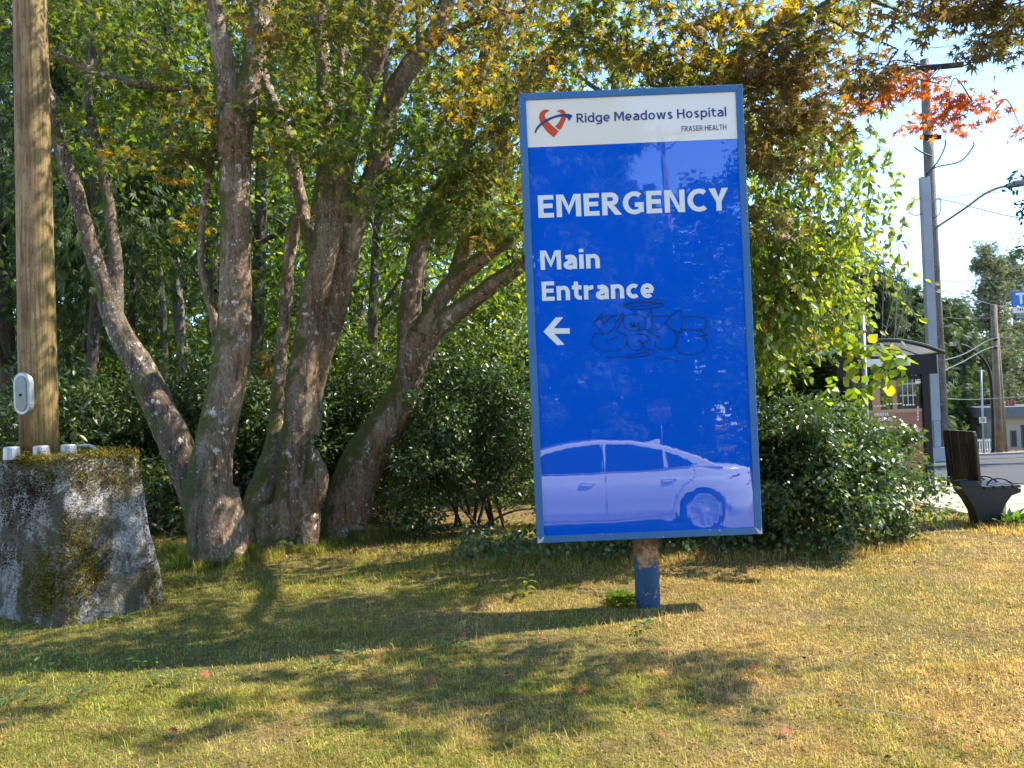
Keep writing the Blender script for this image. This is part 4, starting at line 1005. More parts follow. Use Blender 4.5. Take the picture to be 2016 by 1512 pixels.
# ---- hedge shrubs
def shrub(name, label, cat_, c, rad, nclump, nl, m, size, tm, shell=.55, stems=7, cr=.28, group=None, lumpy=.26):
    """c: base centre; rad: half extents; leaf clumps near the surface of an uneven mound"""
    t = thing(name, label, cat_, c, group)
    cs = []
    ph = rng.random(6) * 6.28
    for k in range(nclump):
        th = rng.random() * 6.283; ph_ = math.acos(rng.uniform(-.72, 1)); s = rng.uniform(shell, 1.0)
        l = 1 + lumpy * (math.sin(3 * th + ph[0]) + math.sin(5 * th + 3 * ph_ + ph[1]) * .7)
        d = np.array([math.sin(ph_) * math.cos(th), math.sin(ph_) * math.sin(th), math.cos(ph_)]) * s * l
        p = np.array(c) + np.array([d[0] * rad[0], d[1] * rad[1], rad[2] * (.45 + d[2] * .55)])
        if p[2] > float(zt(p[0], p[1])) + .07: cs.append(p)
    FC = list(clumps(cs, cr, nl, size))
    SH = []
    for e in random.sample(range(len(cs)), min(len(cs), 46)):
        d_ = Vector(cs[e]) - (Vector(c) + Vector((0, 0, rad[2] * .45))); d_ = (d_.normalized() + Vector(rng.normal(0, .35, 3)) + Vector((0, 0, .35))).normalized()
        b_ = Vector(cs[e]); L_ = random.uniform(.10, .34) * (1 if rad[2] > 1.4 else .6); SH.append((b_, b_ + d_ * L_))
        k_ = 9; s_ = np.linspace(.3, 1, k_)[:, None]; C_ = np.array(b_)[None] + np.array(d_)[None] * s_ * L_
        FC = [np.concatenate(x_) for x_ in zip(FC, (C_, np.array(d_)[None] * .7 + gauss(k_, .6), gauss(k_, .6) + np.array([[0, 0, .8]]), rng.uniform(size[0] * .7, size[1], k_)))]
    leaf_cloud('foliage', *FC, tm, m, t)
    mb = MB()
    for a_, b_ in SH: mb.tube([a_, b_], [.004, .002], 4, False)
    for k in range(stems):
        e = cs[random.randrange(len(cs))]; b = Vector(c) + Vector((random.uniform(-.35, .35) * rad[0], random.uniform(-.35, .35) * rad[1], -.05))
        mid = (b + Vector(e)) / 2 + Vector((random.uniform(-.15, .15), random.uniform(-.15, .15), .1))
        q = smooth_path([b, mid, Vector(e)], 5)
        mb.tube(q, [.02 * (1.2 - i / len(q)) for i in range(len(q))], 6, False)
    for e in random.sample(range(len(cs)), min(len(cs), 40)):
        b = Vector(c) + (Vector(cs[e]) - Vector(c)) * .55; mb.tube([b, cs[e], Vector(cs[e]) + Vector(rng.normal(0, .12, 3))], [.007, .005, .002], 5, False)
    mb.obj('stems', BARK_DARK, t, fixn=False)
    return t
bx = lambda px, py, Y: P(px, py, Y).x
shrub('hedge_bush', 'clipped glossy dark hedge bush between the sign and the bus shelter', 'bush', (bx(1628, 1100, 7.7), 7.7, 0), (.80, .85, 1.32), 420, 90, LEAF_HOLLY, (.034, .066), OVATE, .5, 10, .17)
shrub('hedge_bush', 'tall glossy hedge bush standing directly behind the sign', 'bush', (bx(1330, 1100, 7.9), 8.0, 0), (1.2, .8, 2.1), 360, 80, LEAF_HOLLY, (.034, .066), OVATE, .55, 12, .19)
shrub('hedge_bush', 'dark hedge bush between the leaning maple and the sign', 'bush', (bx(940, 1060, 8.9), 9.5, 0), (1.0, .85, 2.3), 400, 80, LEAF_HOLLY, (.035, .065), OVATE, .5, 10, .2)
shrub('rhododendron', 'dark rhododendron behind the many stemmed maple', 'bush', (bx(690, 1060, 10.4), 10.8, 0), (1.35, .9, 2.2), 330, 65, LEAF_RHODO, (.06, .12), NARROW, .5, 9, .24)
shrub('rhododendron', 'rhododendron with long leaves behind the straight forked maple', 'bush', (bx(400, 1060, 10.6), 11.2, 0), (1.4, .9, 2.3), 300, 65, LEAF_RHODO, (.06, .125), NARROW, .5, 9, .25)
shrub('rhododendron', 'rhododendron half hidden by the mossy plinth and brown pole', 'bush', (bx(120, 1060, 10.2), 10.6, 0), (1.5, .9, 2.1), 280, 65, LEAF_RHODO, (.06, .125), NARROW, .5, 9, .25)
shrub('rhododendron', 'low dark rhododendron filling the gap under the leaning trunk', 'bush', (bx(290, 1000, 9.6), 9.9, 0), (.7, .5, 1.0), 70, 55, LEAF_RHODO, (.05, .10), NARROW, .5, 5, .2)
# vine on the hedge
vn = thing('vine', 'large leaved yellow green vine shoot climbing out of the hedge bush', 'vine', (bx(1660, 800, 6.9), 6.9, 1.3))
vp = [[(1610, 800, 7.0), (1660, 740, 6.9), (1720, 690, 6.75), (1770, 690, 6.6)], [(1630, 640, 7.0), (1660, 665, 6.9), (1690, 690, 6.8), (1700, 730, 6.8)], [(1690, 775, 6.9), (1730, 735, 6.7), (1760, 700, 6.6), (1775, 760, 6.55)]]
vm = MB(); VC = []
for q in vp:
    s = smooth_path(q, 8); pp = [np.array(P(*a)) for a in s]; vm.tube([Vector(p) for p in pp], .004, 5); VC += pp[::2]
vm.obj('stem', BARK_DARK, vn)
VC = np.repeat(np.array(VC), 3, 0); VC = VC + rng.normal(0, .045, VC.shape); n = len(VC)
VINE_T = tmpl_ovate(.48, .05, -.18)
leaf_cloud('leaves', VC, gauss(n, .7) + np.array([[.2, 0, -.7]]), gauss(n, .5) + np.array([[0, -.6, .6]]), rng.uniform(.06, .125, n), VINE_T, LEAF_VINE, vn)
# ivy under the hedge
n = 2600
x = rng.uniform(-.6, 3.3, n); y = rng.uniform(7.1, 8.6, n)
C = np.stack([x, y, zt(x, y) + rng.uniform(.02, .16, n)], 1)
tag(leaf_cloud('ivy', C, gauss(n), gauss(n, .5) + np.array([[0, -.4, .8]]), rng.uniform(.03, .06, n), VINE_T, LEAF_HOLLY), kind='stuff')

# ---- woodland behind
def wood_tree(label, px, Y, rpx, height, lean, crown, ncl, nl, m, size, tm, bark=BARK_DARK, cr=.75, base_py=1000, spread=(2.6, 2.6), group='woodland trees behind the maples', name='woodland_tree', droop=.4, limbs=10):
    x0 = bx(px, 760, Y); z0 = float(zt(x0, Y)) - .1
    t = thing(name, label, 'tree', (x0, Y, z0), group)
    mb = MB(); r = rpx / pxm(Y)
    pts, rad = [], []
    for i in range(11):
        s = i / 10; pts.append(Vector((x0 + lean * s * height + .12 * math.sin(s * 7 + px), Y + .1 * math.sin(s * 5), z0 + s * height))); rad.append(r * (1.25 - .25 * min(1, s * 8)) * (1 - .8 * s))
    mb.tube(pts, rad, 12)
    cs = []
    z_lo, z_hi = crown
    for k in range(ncl):
        s = rng.random(); z = z0 + z_lo + (z_hi - z_lo) * s
        f = math.sqrt(max(.12, 1 - ((s - .35) / .68) ** 2)); th = rng.random() * 6.283; q = rng.uniform(.25, 1)
        cs.append(np.array([x0 + lean * (z - z0) + math.cos(th) * spread[0] * f * q, Y + math.sin(th) * spread[1] * f * q, z]))
    for k in range(limbs):
        e = Vector(cs[k]); zz = max(z0 + 1.5, e.z - random.uniform(.3, 1.5)); b = Vector((x0 + lean * (zz - z0), Y, zz))
        mb.tube(smooth_path([b, (b + e) / 2 + Vector((0, 0, .2)), e], 3), [r * .3, r * .28, r * .25, r * .2, r * .15, r * .1, r * .06], 6, False)
    mb.obj('trunk', bark, t, smooth=True, fixn=False)
    leaf_cloud('crown', *clumps(cs, cr, nl, size, droop), tm, m, t)
    return t
dec = dict(m=LEAF_FOREST, size=(.08, .15), tm=OVATE)
ced = dict(m=LEAF_CEDAR, size=(.13, .26), tm=SPRAY, droop=1.2)
W = wood_tree
W('dark woodland trunk just right of the straight forked maple', 513, 13.0, 17, 12, .0, (3.2, 11), 54, 95, **dec)
W('thin leaning dark trunk between the many stemmed and the leaning maple', 738, 12.4, 12, 10, .035, (3.4, 9.5), 40, 85, **dec)
W('broad brown conifer trunk behind the gap between two maples', 698, 17.0, 20, 16, .0, (3.5, 15), 46, 80, cr=.9, **ced)
W('pale slim trunk showing between the leaning stem and the forked maple', 308, 15.0, 9, 12, .004, (4.6, 12), 34, 80, bark=BARK_PALE, **dec)
W('pale lit trunk left of the forked maple at the top', 360, 14.2, 14, 13, -.004, (4.8, 12), 34, 80, bark=BARK_PALE, **dec)  # pale bark puts the light on this trunk into its colour
W('slim dark trunk right of the brown pole', 250, 13.5, 8, 11, .0, (3.4, 10.5), 36, 80, **dec)
W('leaning dark trunk close behind the brown pole', 150, 12.0, 15, 11, .05, (3.6, 10), 36, 170, **ced)
W('dark conifer at the far side of the brown pole', 8, 13.5, 20, 14, .0, (2.2, 13), 52, 190, **ced)
W('big conifer with hanging sprays behind the leaning trunk', 215, 19.0, 22, 17, .0, (3., 16), 50, 200, cr=1.0, **ced)
W('leafy woodland tree behind the forked maple', 430, 18.0, 15, 14, .0, (2.4, 13), 66, 95, cr=.85, **dec)
W('leafy woodland tree behind the many stemmed maple', 610, 20.0, 16, 15, .0, (2.4, 14), 66, 95, cr=.9, **dec)
W('leafy woodland tree behind the leaning maple', 850, 15.0, 13, 13, .0, (2.2, 12), 70, 90, cr=.8, **dec)
W('leafy woodland tree behind the upper corner of the sign', 1010, 18.5, 15, 14, .0, (2.2, 13), 66, 95, cr=.9, **dec)
W('woodland tree behind the sign', 1230, 14.0, 16, 12, .0, (2.2, 11), 56, 90, cr=.8, **dec)
W('woodland tree between the sign and the shelter roof', 1440, 17.0, 15, 11, .0, (1.6, 8.6), 56, 90, cr=.75, spread=(1.7, 2), **dec)
W('tall hanging conifer beyond the top of the brown pole', -60, 17.0, 16, 18, .0, (2, 17.5), 60, 190, cr=1.0, spread=(2.8, 2.6), **ced)
W('tall dark conifer between the brown pole and the leaning stem', 330, 23.0, 16, 20, .0, (2, 19.5), 70, 190, cr=1.1, spread=(3, 2.6), **ced)
W('tall dark conifer behind the crown of the many stemmed maple', 560, 24.0, 16, 20, .0, (2, 19.5), 70, 190, cr=1.1, spread=(3, 2.6), **ced)
W('tall woodland tree far behind the brown pole', 60, 24.0, 16, 18, .0, (3, 17), 60, 80, cr=1.2, spread=(3.5, 3), **ced)
W('tall conifer far behind the many stemmed maple', 780, 25.0, 18, 19, .0, (2.5, 18), 70, 80, cr=1.2, spread=(3.4, 3), **ced)

# understorey far back between the trunks
for lb_, px_, Y_, rx_, h_ in (('leafy understorey bush far behind the brown pole', 60, 15.5, 2.4, 3.2), ('leafy understorey bush far behind the leaning trunk', 290, 17, 2.6, 3.6), ('leafy understorey bush far behind the forked maple', 520, 16, 2.2, 3.4),
                              ('leafy understorey bush seen between the two big maples', 740, 15, 2.2, 3.2), ('leafy understorey bush seen past the leaning maple', 930, 13, 1.8, 3.4), ('leafy understorey bush hidden mostly by the sign', 1250, 13, 2.4, 3.4), ('leafy understorey bush beyond the hanging cherry', 1540, 13.5, 1.6, 3.0)):
    shrub('understorey_bush', lb_, 'bush', (bx(px_, 900, Y_), Y_, float(zt(bx(px_, 900, Y_), Y_))), (rx_, 1.2, h_), 230, 60, LEAF_FOREST, (.08, .15), OVATE, .3, 8, .38)
cs = [np.array([rng.uniform(-30, 9), rng.uniform(30, 36), rng.uniform(0, 11) ** 1.0]) for k in range(720)]
tag(leaf_cloud('far_wood', *clumps(cs, 1.5, 60, (.22, .42), .5), OVATE, LEAF_FOREST), kind='stuff')

# ---- small plants in the lawn
def seedling(label, base, h, nl, size, tm=NARROW, m=LEAF_WEED, name='seedling', lean=.05):
    t = thing(name, label, 'plant', base)
    mb = MB(); b = Vector(base); tip = b + Vector((lean, -.02, h))
    q = smooth_path([b - Vector((0, 0, .02)), (b + tip) / 2 + Vector((lean * .3, 0, 0)), tip], 5)
    mb.tube(q, [.005 * (1.2 - i / len(q)) for i in range(len(q))], 6); mb.obj('stem', LEAF_WEED, t)
    Cs = np.array([q[min(len(q) - 1, 2 + int(i * (len(q) - 3) / nl))] for i in range(nl)])
    th = np.arange(nl) * 2.4; Us = np.stack([np.cos(th), np.sin(th), rng.uniform(-.3, .5, nl)], 1)
    leaf_cloud('leaves', Cs, Us, np.array([[0, 0, 1.]]) + gauss(nl, .3), rng.uniform(*size, nl), tm, m, t); return t
def G0(px, py):
    q = G(px, py); q.z = float(zt(q.x, q.y)); return q
seedling('bright green seedling growing alone in the lawn beside the sign', G0(1028, 1172), .17, 11, (.06, .11), m=LEAF_VINE)
seedling('small broad leaved seedling at the foot of the forked maple', G0(408, 1118), .08, 7, (.08, .13), OVATE)
def weed(label, base, r, n, size, tm, group=None, up=.45, m=None):
    t = thing('weed', label, 'weed', base, group); k = n
    th = rng.random(k) * 6.283; C = np.array(base)[None] + np.stack([np.cos(th), np.sin(th), np.zeros(k)], 1) * rng.uniform(0, r, k)[:, None] + np.array([[0, 0, .02]])
    C[:, 2] += rng.uniform(0, .05, k)
    leaf_cloud('leaves', C, np.stack([np.cos(th), np.sin(th), rng.uniform(.0, up, k)], 1), np.array([[0, 0, 1.]]) + gauss(k, .4), rng.uniform(*size, k), tm, m or LEAF_WEED, t); return t
for k in range(1):
    b = G0(1222, 1192); t = weed('pale green lobed weed clump at the foot of the sign post', b, .13, 46, (.05, .10), MAPLE, up=.9, m=LEAF_VINE)
weed('green weed tuft growing at the foot of the bench', Vector((4.92, 8.2, 0)), .16, 70, (.06, .2), NARROW, up=1.6)
for px, py, r in ((252, 1262, .12), (330, 1278, .11), (410, 1290, .10), (470, 1262, .09), (60, 1330, .12), (130, 1312, .10), (150, 1372, .10), (338, 1350, .10), (690, 1300, .09), (40, 1380, .10), (545, 1130, .08), (470, 1132, .10), (365, 1155, .09), (230, 1230, .07), (640, 1320, .07), (900, 1280, .06), (1262, 1246, .05), (160, 1215, .07), (20, 1262, .09), (300, 1310, .1)):
    weed('low rosette of green weed leaves in the shaded lawn', G0(px, py), r, 24, (.03, .062), NARROW, 'weed rosettes in the lawn', .5)
df = thing('dandelion', 'single yellow dandelion flower in the grass near the maples', 'flower', G0(572, 1136))
b = G0(572, 1136); MB().tube([b, b + Vector((.0, 0, .05))], .002, 5).obj('stem', LEAF_WEED, df)
n = 46; leaf_cloud('flower_head', np.repeat(np.array([b + Vector((0, 0, .052))]), n, 0), gauss(n) * np.array([[1, 1, .35]]) + np.array([[0, 0, .5]]), gauss(n), rng.uniform(.012, .02, n), SIMPLE, leaf_mat('dandelion petal', [(0, (.75, .50, .01)), (1, (.85, .62, .02))], .3, .2), df)
# fallen maple leaves
for px, py in ((1070, 1266), (915, 1262), (1068, 1316), (1140, 1372), (1158, 1378), (1130, 1368), (408, 1340), (845, 1352), (1640, 1226), (1515, 1238), (1600, 1260), (1300, 1458), (1545, 1448), (1660, 1372), (1480, 1330), (1840, 1412), (1900, 1480), (90, 1398), (222, 1396), (345, 1452), (235, 1450), (135, 1228), (605, 1464), (940, 1204), (560, 1328), (505, 1178), (1800, 1116), (1700, 1240), (1860, 1300), (1420, 1412), (1250, 1400), (1930, 1350), (1000, 1340), (770, 1210)):
    b = G0(px, py)
    o = leaf_cloud('fallen_leaf', np.array([b]) + np.array([[0, 0, .035]]), gauss(1) * np.array([[1, 1, .25]]), np.array([[0, -.2, 1.]]) + gauss(1, .3), [random.uniform(.03, .052)], MAPLE, LEAF_FALLEN, None, b)
    tag(o, 'small curled red maple leaf fallen on the dry lawn', 'leaf', 'fallen red maple leaves')
sb = G0(330, 1192); se = G0(440, 1188)
tag(MB().tube([sb + Vector((0, 0, .03)), (sb + se) / 2 + Vector((0, 0, .035)), se + Vector((0, 0, .03))], [.005, .004, .003], 6).obj('stick', STRAWM, None, sb), 'thin pale dry stick lying on the grass by the plinth', 'stick')
sb = G0(1660, 1412); se = G0(1830, 1434)
tag(MB().tube([sb + Vector((0, 0, .035)), (sb + se) / 2 + Vector((0, 0, .05)), se + Vector((0, 0, .035))], [.003, .003, .002], 6).obj('stick', STRAWM, None, sb), 'long thin dry grass stalk lying across the sunny lawn', 'stick')
# ================================================================== bus shelter
SY = 11.5
def at(px, py, Y): return P(px, py, Y)
POLYC = None
def mat_glass(name, c, alpha, rough=.05):
    m, nt, out = new_mat(name)
    g = nd(nt, 'ShaderNodeBsdfGlossy', Color=(.9, .95, 1), Roughness=rough)
    t = nd(nt, 'ShaderNodeBsdfTransparent', Color=c)
    d = nd(nt, 'ShaderNodeBsdfTranslucent', Color=(.8, .8, .8))
    fr = nd(nt, 'ShaderNodeFresnel', IOR=1.45)
    a = nd(nt, 'ShaderNodeMixShader', _0=alpha, _1=t.outputs[0], _2=d.outputs[0])
    mx = nd(nt, 'ShaderNodeMixShader', _0=fr.outputs[0], _1=a.outputs[0], _2=g.outputs[0])
    nt.links.new(mx.outputs[0], out.inputs[0]); return m
ROOFG = mat_glass('ribbed translucent roof sheet', (.45, .48, .50), .3, .2)
GLASS = mat_glass('clear pane', (.86, .90, .88), .04)
sz = float(zt(5.3, SY)) + .03
sh = thing('bus_shelter', 'black bus shelter with curved translucent roof and printed end wall', 'bus shelter', (bx(1750, 900, SY), SY, sz))
SL = 3.3
arc = smooth_path([(1636, 700), (1690, 677), (1750, 668), (1810, 676), (1860, 693)], 5)
ap = [P(a[0], a[1], SY) for a in arc]
off = Vector((0, SL, .0)); dn = Vector((0, 0, -.012))
rf = MB(); n = len(ap)
NS = 36
for k in range(NS):
    y0, y1 = SL * k / NS, SL * (k + 1) / NS
    for i in range(n - 1):
        pass
vs = []; fs = []
for k in range(25):
    for p in ap: vs.append(p + Vector((0, SL * k / 24, 0)))
for k in range(24):
    for i in range(n - 1):
        a_ = k * n + i; fs.append((a_, a_ + 1, a_ + 1 + n, a_ + n))
rf.add(vs, fs)
o = rf.obj('roof', ROOFG, sh, smooth=True, fixn=False); so = o.modifiers.new('t', 'SOLIDIFY'); so.thickness = .012
for k in (0, 1, 2, 3, 4, 5): MB().tube([p + Vector((0, SL * k / 5, -.012)) for p in ap], .03 if k in (0, 5) else .014, 8).obj('roof_rib', BLACK, sh)
for e_ in (ap[0], ap[-1]): MB().tube([e_, e_ + off], .022, 8).obj('eave_bar', BLACK, sh)
X0, X1 = bx(1664, 800, SY), bx(1833, 800, SY)
zb = P(1750, 742, SY).z; ztp = P(1750, 699, SY).z
for yy in (SY, SY + SL - .08): MB().box((X0 - .1, yy + .001, zb + .02), (X1 + .12, yy + .08, ztp - .01)).obj('gable_beam', BLACK, sh, bevel=.006)
MB().box((bx(1690, 712, SY), SY - .006, P(1745, 721, SY).z), (bx(1792, 712, SY), SY + .001, P(1745, 706, SY).z)).obj('name_strip', WHITE_V, sh)
for xx in (X0 + .03, X1 - .03): MB().box((xx - .035, SY + .08, ztp - .08), (xx + .035, SY + SL - .08, ztp - .02)).obj('side_beam', BLACK, sh, bevel=.005)
pw = .055
for xx in (X0, X1 - pw * 2):
    for yy in (SY, SY + SL - pw * 2): MB().box((xx, yy + .003, sz - .1), (xx + 2 * pw, yy + 2 * pw, zb + .02)).obj('post', BLACK, sh, bevel=.006)
pz0, pz1 = P(1750, 945, SY).z, zb - .002
px0, px1 = X0 + 2 * pw, X1 - 2 * pw
# printed end wall
def mat_print():
    m, nt, out = new_mat('printed end wall'); v = coord(nt)
    n = noise(nt, coord(nt, (.3, 1, 6)), 8, 5, .6)
    c = mix(nt, n, (.20, .075, .05), (.36, .17, .11))
    principled(nt, out, c, .25, None, 0, .5); return m
for za, zc in ((pz0 - .03, pz0 + .02), (pz1 - .045, pz1 + .004)): MB().box((px0 - .001, SY + .02, za), (px1 + .001, SY + .075, zc)).obj('panel_rail', BLACK, sh)
zm = P(1760, 812, SY).z
poster = MB().box((px0, SY + .035, pz0 + .02), (px1, SY + .05, zm)).obj('end_wall_print', mat_print(), sh)
pg = lambda a, b, c, d, w=.004: ((bx(a, b, SY), SY + .035 - w, P(1760, d, SY).z), (bx(c, b, SY), SY + .035 - .0005, P(1760, b, SY).z))
ORW = paint('printed orange timber', (.42, .22, .11), .3, .4); RAIL = paint('printed rail', (.40, .24, .18), .3, .3)
glass = MB().box((px0, SY + .036, zm), (px1, SY + .046, pz1 - .045)).obj('end_wall_glass', mat_glass('tinted pane', (.50, .53, .52), .10), sh)
tb = MB(); 
for a, c in ((1716, 1732), (1756, 1765)): tb.box(*pg(a, 728, c, 808))
tb.obj('printed_timber', ORW, glass)
sl = MB()
for k in range(3): sl.box(*pg(1776 + k * 10, 730, 1778 + k * 10, 800, .003))
for y_ in (755, 778): sl.box(*pg(1774, y_, 1806, y_ + 3, .0035))
sl.obj('printed_window_bars', GALV, glass)
MB().box(*pg(1690, 806, 1820, 812, .003)).obj('printed_rail', RAIL, poster)
ds = MB()
for k in range(13): ds.box(*pg(1722 + k * 6.4, 797 - (3 if 3 < k < 9 else 0), 1726 + k * 6.4, 799.5 - (3 if 3 < k < 9 else 0), .006))
for k in range(5): ds.box(*pg(1808, 802 + k * 6, 1810.5, 806 + k * 6, .006))
ds.obj('printed_dashes', WHITE_V, poster)
FS = lambda u, v, w: Vector((u, SY + .0335 - w, v))
def ptx(s, a, b, c, cap): letters('lettering', s, (bx(a, b, SY), P(1760, b, SY).z), (bx(c, b, SY), P(1760, b, SY).z), cap / pxm(SY), WHITE_V, .2, .12, poster, FS, 0)
ptx('HERMA', 1724, 818, 1752, 6.5); ptx('DELA', 1732, 828, 1756, 6.5)
st = MB().box(*pg(1803, 727, 1820, 757, .006)).obj('stop_sticker', WHITE_V, sh)
si = MB()
def rrect(cx_, cz_, w, h, r, t):
    o_ = []
    for q, (sx_, sy_) in enumerate(((1, 1), (-1, 1), (-1, -1), (1, -1))):
        for k in range(5):
            a_ = math.pi / 2 * (q + k / 4); o_.append((cx_ + sx_ * (w - r) + r * math.cos(a_), cz_ + sy_ * (h - r) + r * math.sin(a_)))
    return o_
bxm = Vector((bx(1811.5, 741, SY), 0, P(1811, 741, SY).z)); u1 = 1 / pxm(SY)
ro, ri = rrect(bxm.x, bxm.z, 6 * u1, 9 * u1, 3 * u1, 0), rrect(bxm.x, bxm.z, 4.8 * u1, 7.8 * u1, 2.4 * u1, 0)
for i in range(20):
    j = (i + 1) % 20; si.add([Vector((p[0], SY + .028, p[1])) for p in (ro[i], ro[j], ri[j], ri[i])], [(0, 1, 2, 3)])
for dz, h in ((2.5, 2.4), (-2.5, 1.0)):
    si.add([Vector((bxm.x + a_ * 4 * u1, SY + .028, bxm.z + (dz + b_ * h) * u1)) for a_, b_ in ((-1, -1), (1, -1), (1, 1), (-1, 1))], [(0, 1, 2, 3)])
si.obj('bus_symbol', BLACK, st, fixn=False)
# long glazed back wall on the far side of the bushes and a seat inside
gl = MB(); gl.box((X0 + .05, SY + .12, sz + .35), (X0 + .06, SY + SL - .12, ztp - .1)); gl.obj('back_pane', GLASS, sh)
MB().box((X0 + .12, SY + .5, sz + .45), (X0 + .5, SY + SL - .5, sz + .49)).obj('inner_seat', GALV, sh, bevel=.01)

# stop flag on its post, seen from behind
q = P(1702, 820, 10.2); fl = thing('bus_stop_post', 'grey metal post with a brown backed sign plate before the shelter', 'sign post', (q.x, 10.2, float(zt(q.x, 10.2))))
t0 = P(1697, 608, 10.2)
MB().tube([Vector((q.x + .005, 10.2, float(zt(q.x, 10.2)) - .05)), t0], .03, 14).obj('post', GALV, fl, smooth=True)
a0, a1 = P(1694, 660, 10.14), P(1716, 612, 10.14)
MB().box((a0.x + .02, 10.23, a0.z), (a1.x + .02, 10.245, a1.z)).obj('sign_plate', paint('brown plate back', (.10, .065, .04), .6, .3), fl, bevel=.004)
for py in (618, 652): c_ = P(1698, py, 10.2); MB().box((c_.x - .04, 10.16, c_.z - .012), (c_.x + .04, 10.24, c_.z + .012)).obj('clamp', GALV, fl, bevel=.003)

# bus stop sign with the letter T
TY = 12.2
q = P(2056, 700, TY); tz = float(zt(q.x, TY))
ts = thing('bus_stop_sign', 'blue bus stop sign with white letter T on a kerbside post', 'sign', (q.x, TY, tz))
MB().tube([Vector((q.x, TY, tz - .05)), Vector((q.x, TY, P(2050, 560, TY).z))], .03, 12).obj('post', GALV, ts, smooth=True)
def tbox(a, b, c, d, m, nm, t=.02, par=None):
    lo_, hi_ = P(a, d, TY), P(c, b, TY); return MB().box((lo_.x, TY - t, min(lo_.z, hi_.z)), (hi_.x, TY - .001, max(lo_.z, hi_.z))).obj(nm, m, par or ts, bevel=.003)
BLUE_P = paint('bright blue plate', (.01, .14, .55), .35, .15); NAVY_P = paint('navy plate', (.01, .015, .07), .4, .15)
pl = tbox(1992, 571, 2052, 602.5, BLUE_P, 'blue_plate')
tbox(1993.5, 603, 2052, 617, WHITE_V, 'route_plate'); npl = tbox(1995.5, 617.6, 2052, 629, NAVY_P, 'text_plate')
FT = lambda u, v, w: Vector((u, TY - .0205 - w, v))
tl = P(1999, 599, TY); tr_ = P(2019, 598.5, TY)
text_mesh('letter', 'T', (tl.x, tl.z), (tr_.x, tl.z + .001), 22 / pxm(TY), WHITE_V, .03, pl, FT, 0)
tl, tr_ = P(2001, 613, TY), P(2013, 612.5, TY)
text_mesh('route_number', '743', (tl.x, tl.z), (tr_.x, tl.z), 6 / pxm(TY), NAVY_P, .02, ts, FT, 0)
ln = MB()
for py in (620, 623, 626): a_ = P(1998, py, TY); ln.box((a_.x, TY - .0215, a_.z - .003), (a_.x + .22, TY - .0205, a_.z + .003))
ln.obj('text_lines', WHITE_V, npl)

# ================================================================== bench
BY, BL = 8.2, .62
bench = thing('park_bench', 'dark slatted bench with solid pedestal ends beside the pavement', 'bench', (bx(1945, 1000, BY), BY, 0))
DARKW = paint('near black bench slat', (.006, .0055, .005), .5, .5, (.05, .04, .03), 5); BRNW = paint('brown bench slat', (.03, .02, .013), .5, .5, (.03, .022, .016), 5)
PED = paint('charcoal pedestal', (.007, .007, .0068), .6, .5, (.016, .014, .013), 4)
prof = [(1888, 948), (1893, 966), (1908, 985), (1921, 1008), (1926, 1030), (1926, 1045), (1970, 1043), (1973, 1012), (1981, 992), (1993, 976), (2010, 970), (2012, 962), (1990, 958), (1935, 957), (1926, 946)]
bs = P(1938, 957, BY)
for yy in (0,):
    m_ = MB(); pq = [(P(a, b, BY).x, max(-.04, P(a, b, BY).z)) for a, b in prof]
    m_.prism(pq, lambda u, v, w: Vector((u, BY + yy + w, v)), 0, .16).obj('pedestal', PED, bench, bevel=.01)
b0, b1 = P(1938, 956, BY), P(1927, 849, BY); dx = (b1.x - b0.x) / (b1.z - b0.z)
for k in range(4):
    y0 = BY + .0 + k * (BL / 4) + .012; y1 = BY + (k + 1) * BL / 4 - .012
    H_ = b1.z - b0.z
    pol = [(y0, -.03), (y1, -.03), (y1, H_ - (.0 if k < 3 else .05)), (y1 - .02, H_), (y0 + .02, H_), (y0, H_ - (.05 if k == 0 else 0.0))]
    MB().prism(pol, lambda u, v, w: Vector((b0.x + dx * v - .012 - w, u, b0.z + v)), 0, .035).obj('back_slat', BRNW if k == 0 else DARKW, bench, bevel=.008)
for yy in (BY + .12, BY + BL - .12): MB().tube([Vector((b0.x - .10, yy, b0.z - .06)), Vector((b0.x - .075, yy, b0.z + .1)), Vector((b1.x - .075, yy, b1.z - .12))], .018, 8).obj('back_bracket', BLACK, bench)
s0 = P(1935, 957, BY); s1 = P(2010, 962, BY)
for k in range(4):
    xa = s0.x + (s1.x - s0.x) * (k + .06) / 4; xb = s0.x + (s1.x - s0.x) * (k + .9) / 4
    MB().box((xa, BY - .02, s1.z + .012), (xb, BY + BL + .02, s1.z + .04)).obj('seat_slat', DARKW, bench, bevel=.006)
for yy in (BY + .06, BY + .33, BY + BL - .06):
    MB().tube(smooth_path([Vector((s0.x + .06, yy, s1.z + .02)), Vector((s0.x + .12, yy, s1.z + .09)), Vector((s0.x + .24, yy, s1.z + .10)), Vector((s0.x + .36, yy, s1.z + .03))], 5), .009, 8).obj('armrest', BLACK, bench, smooth=True)

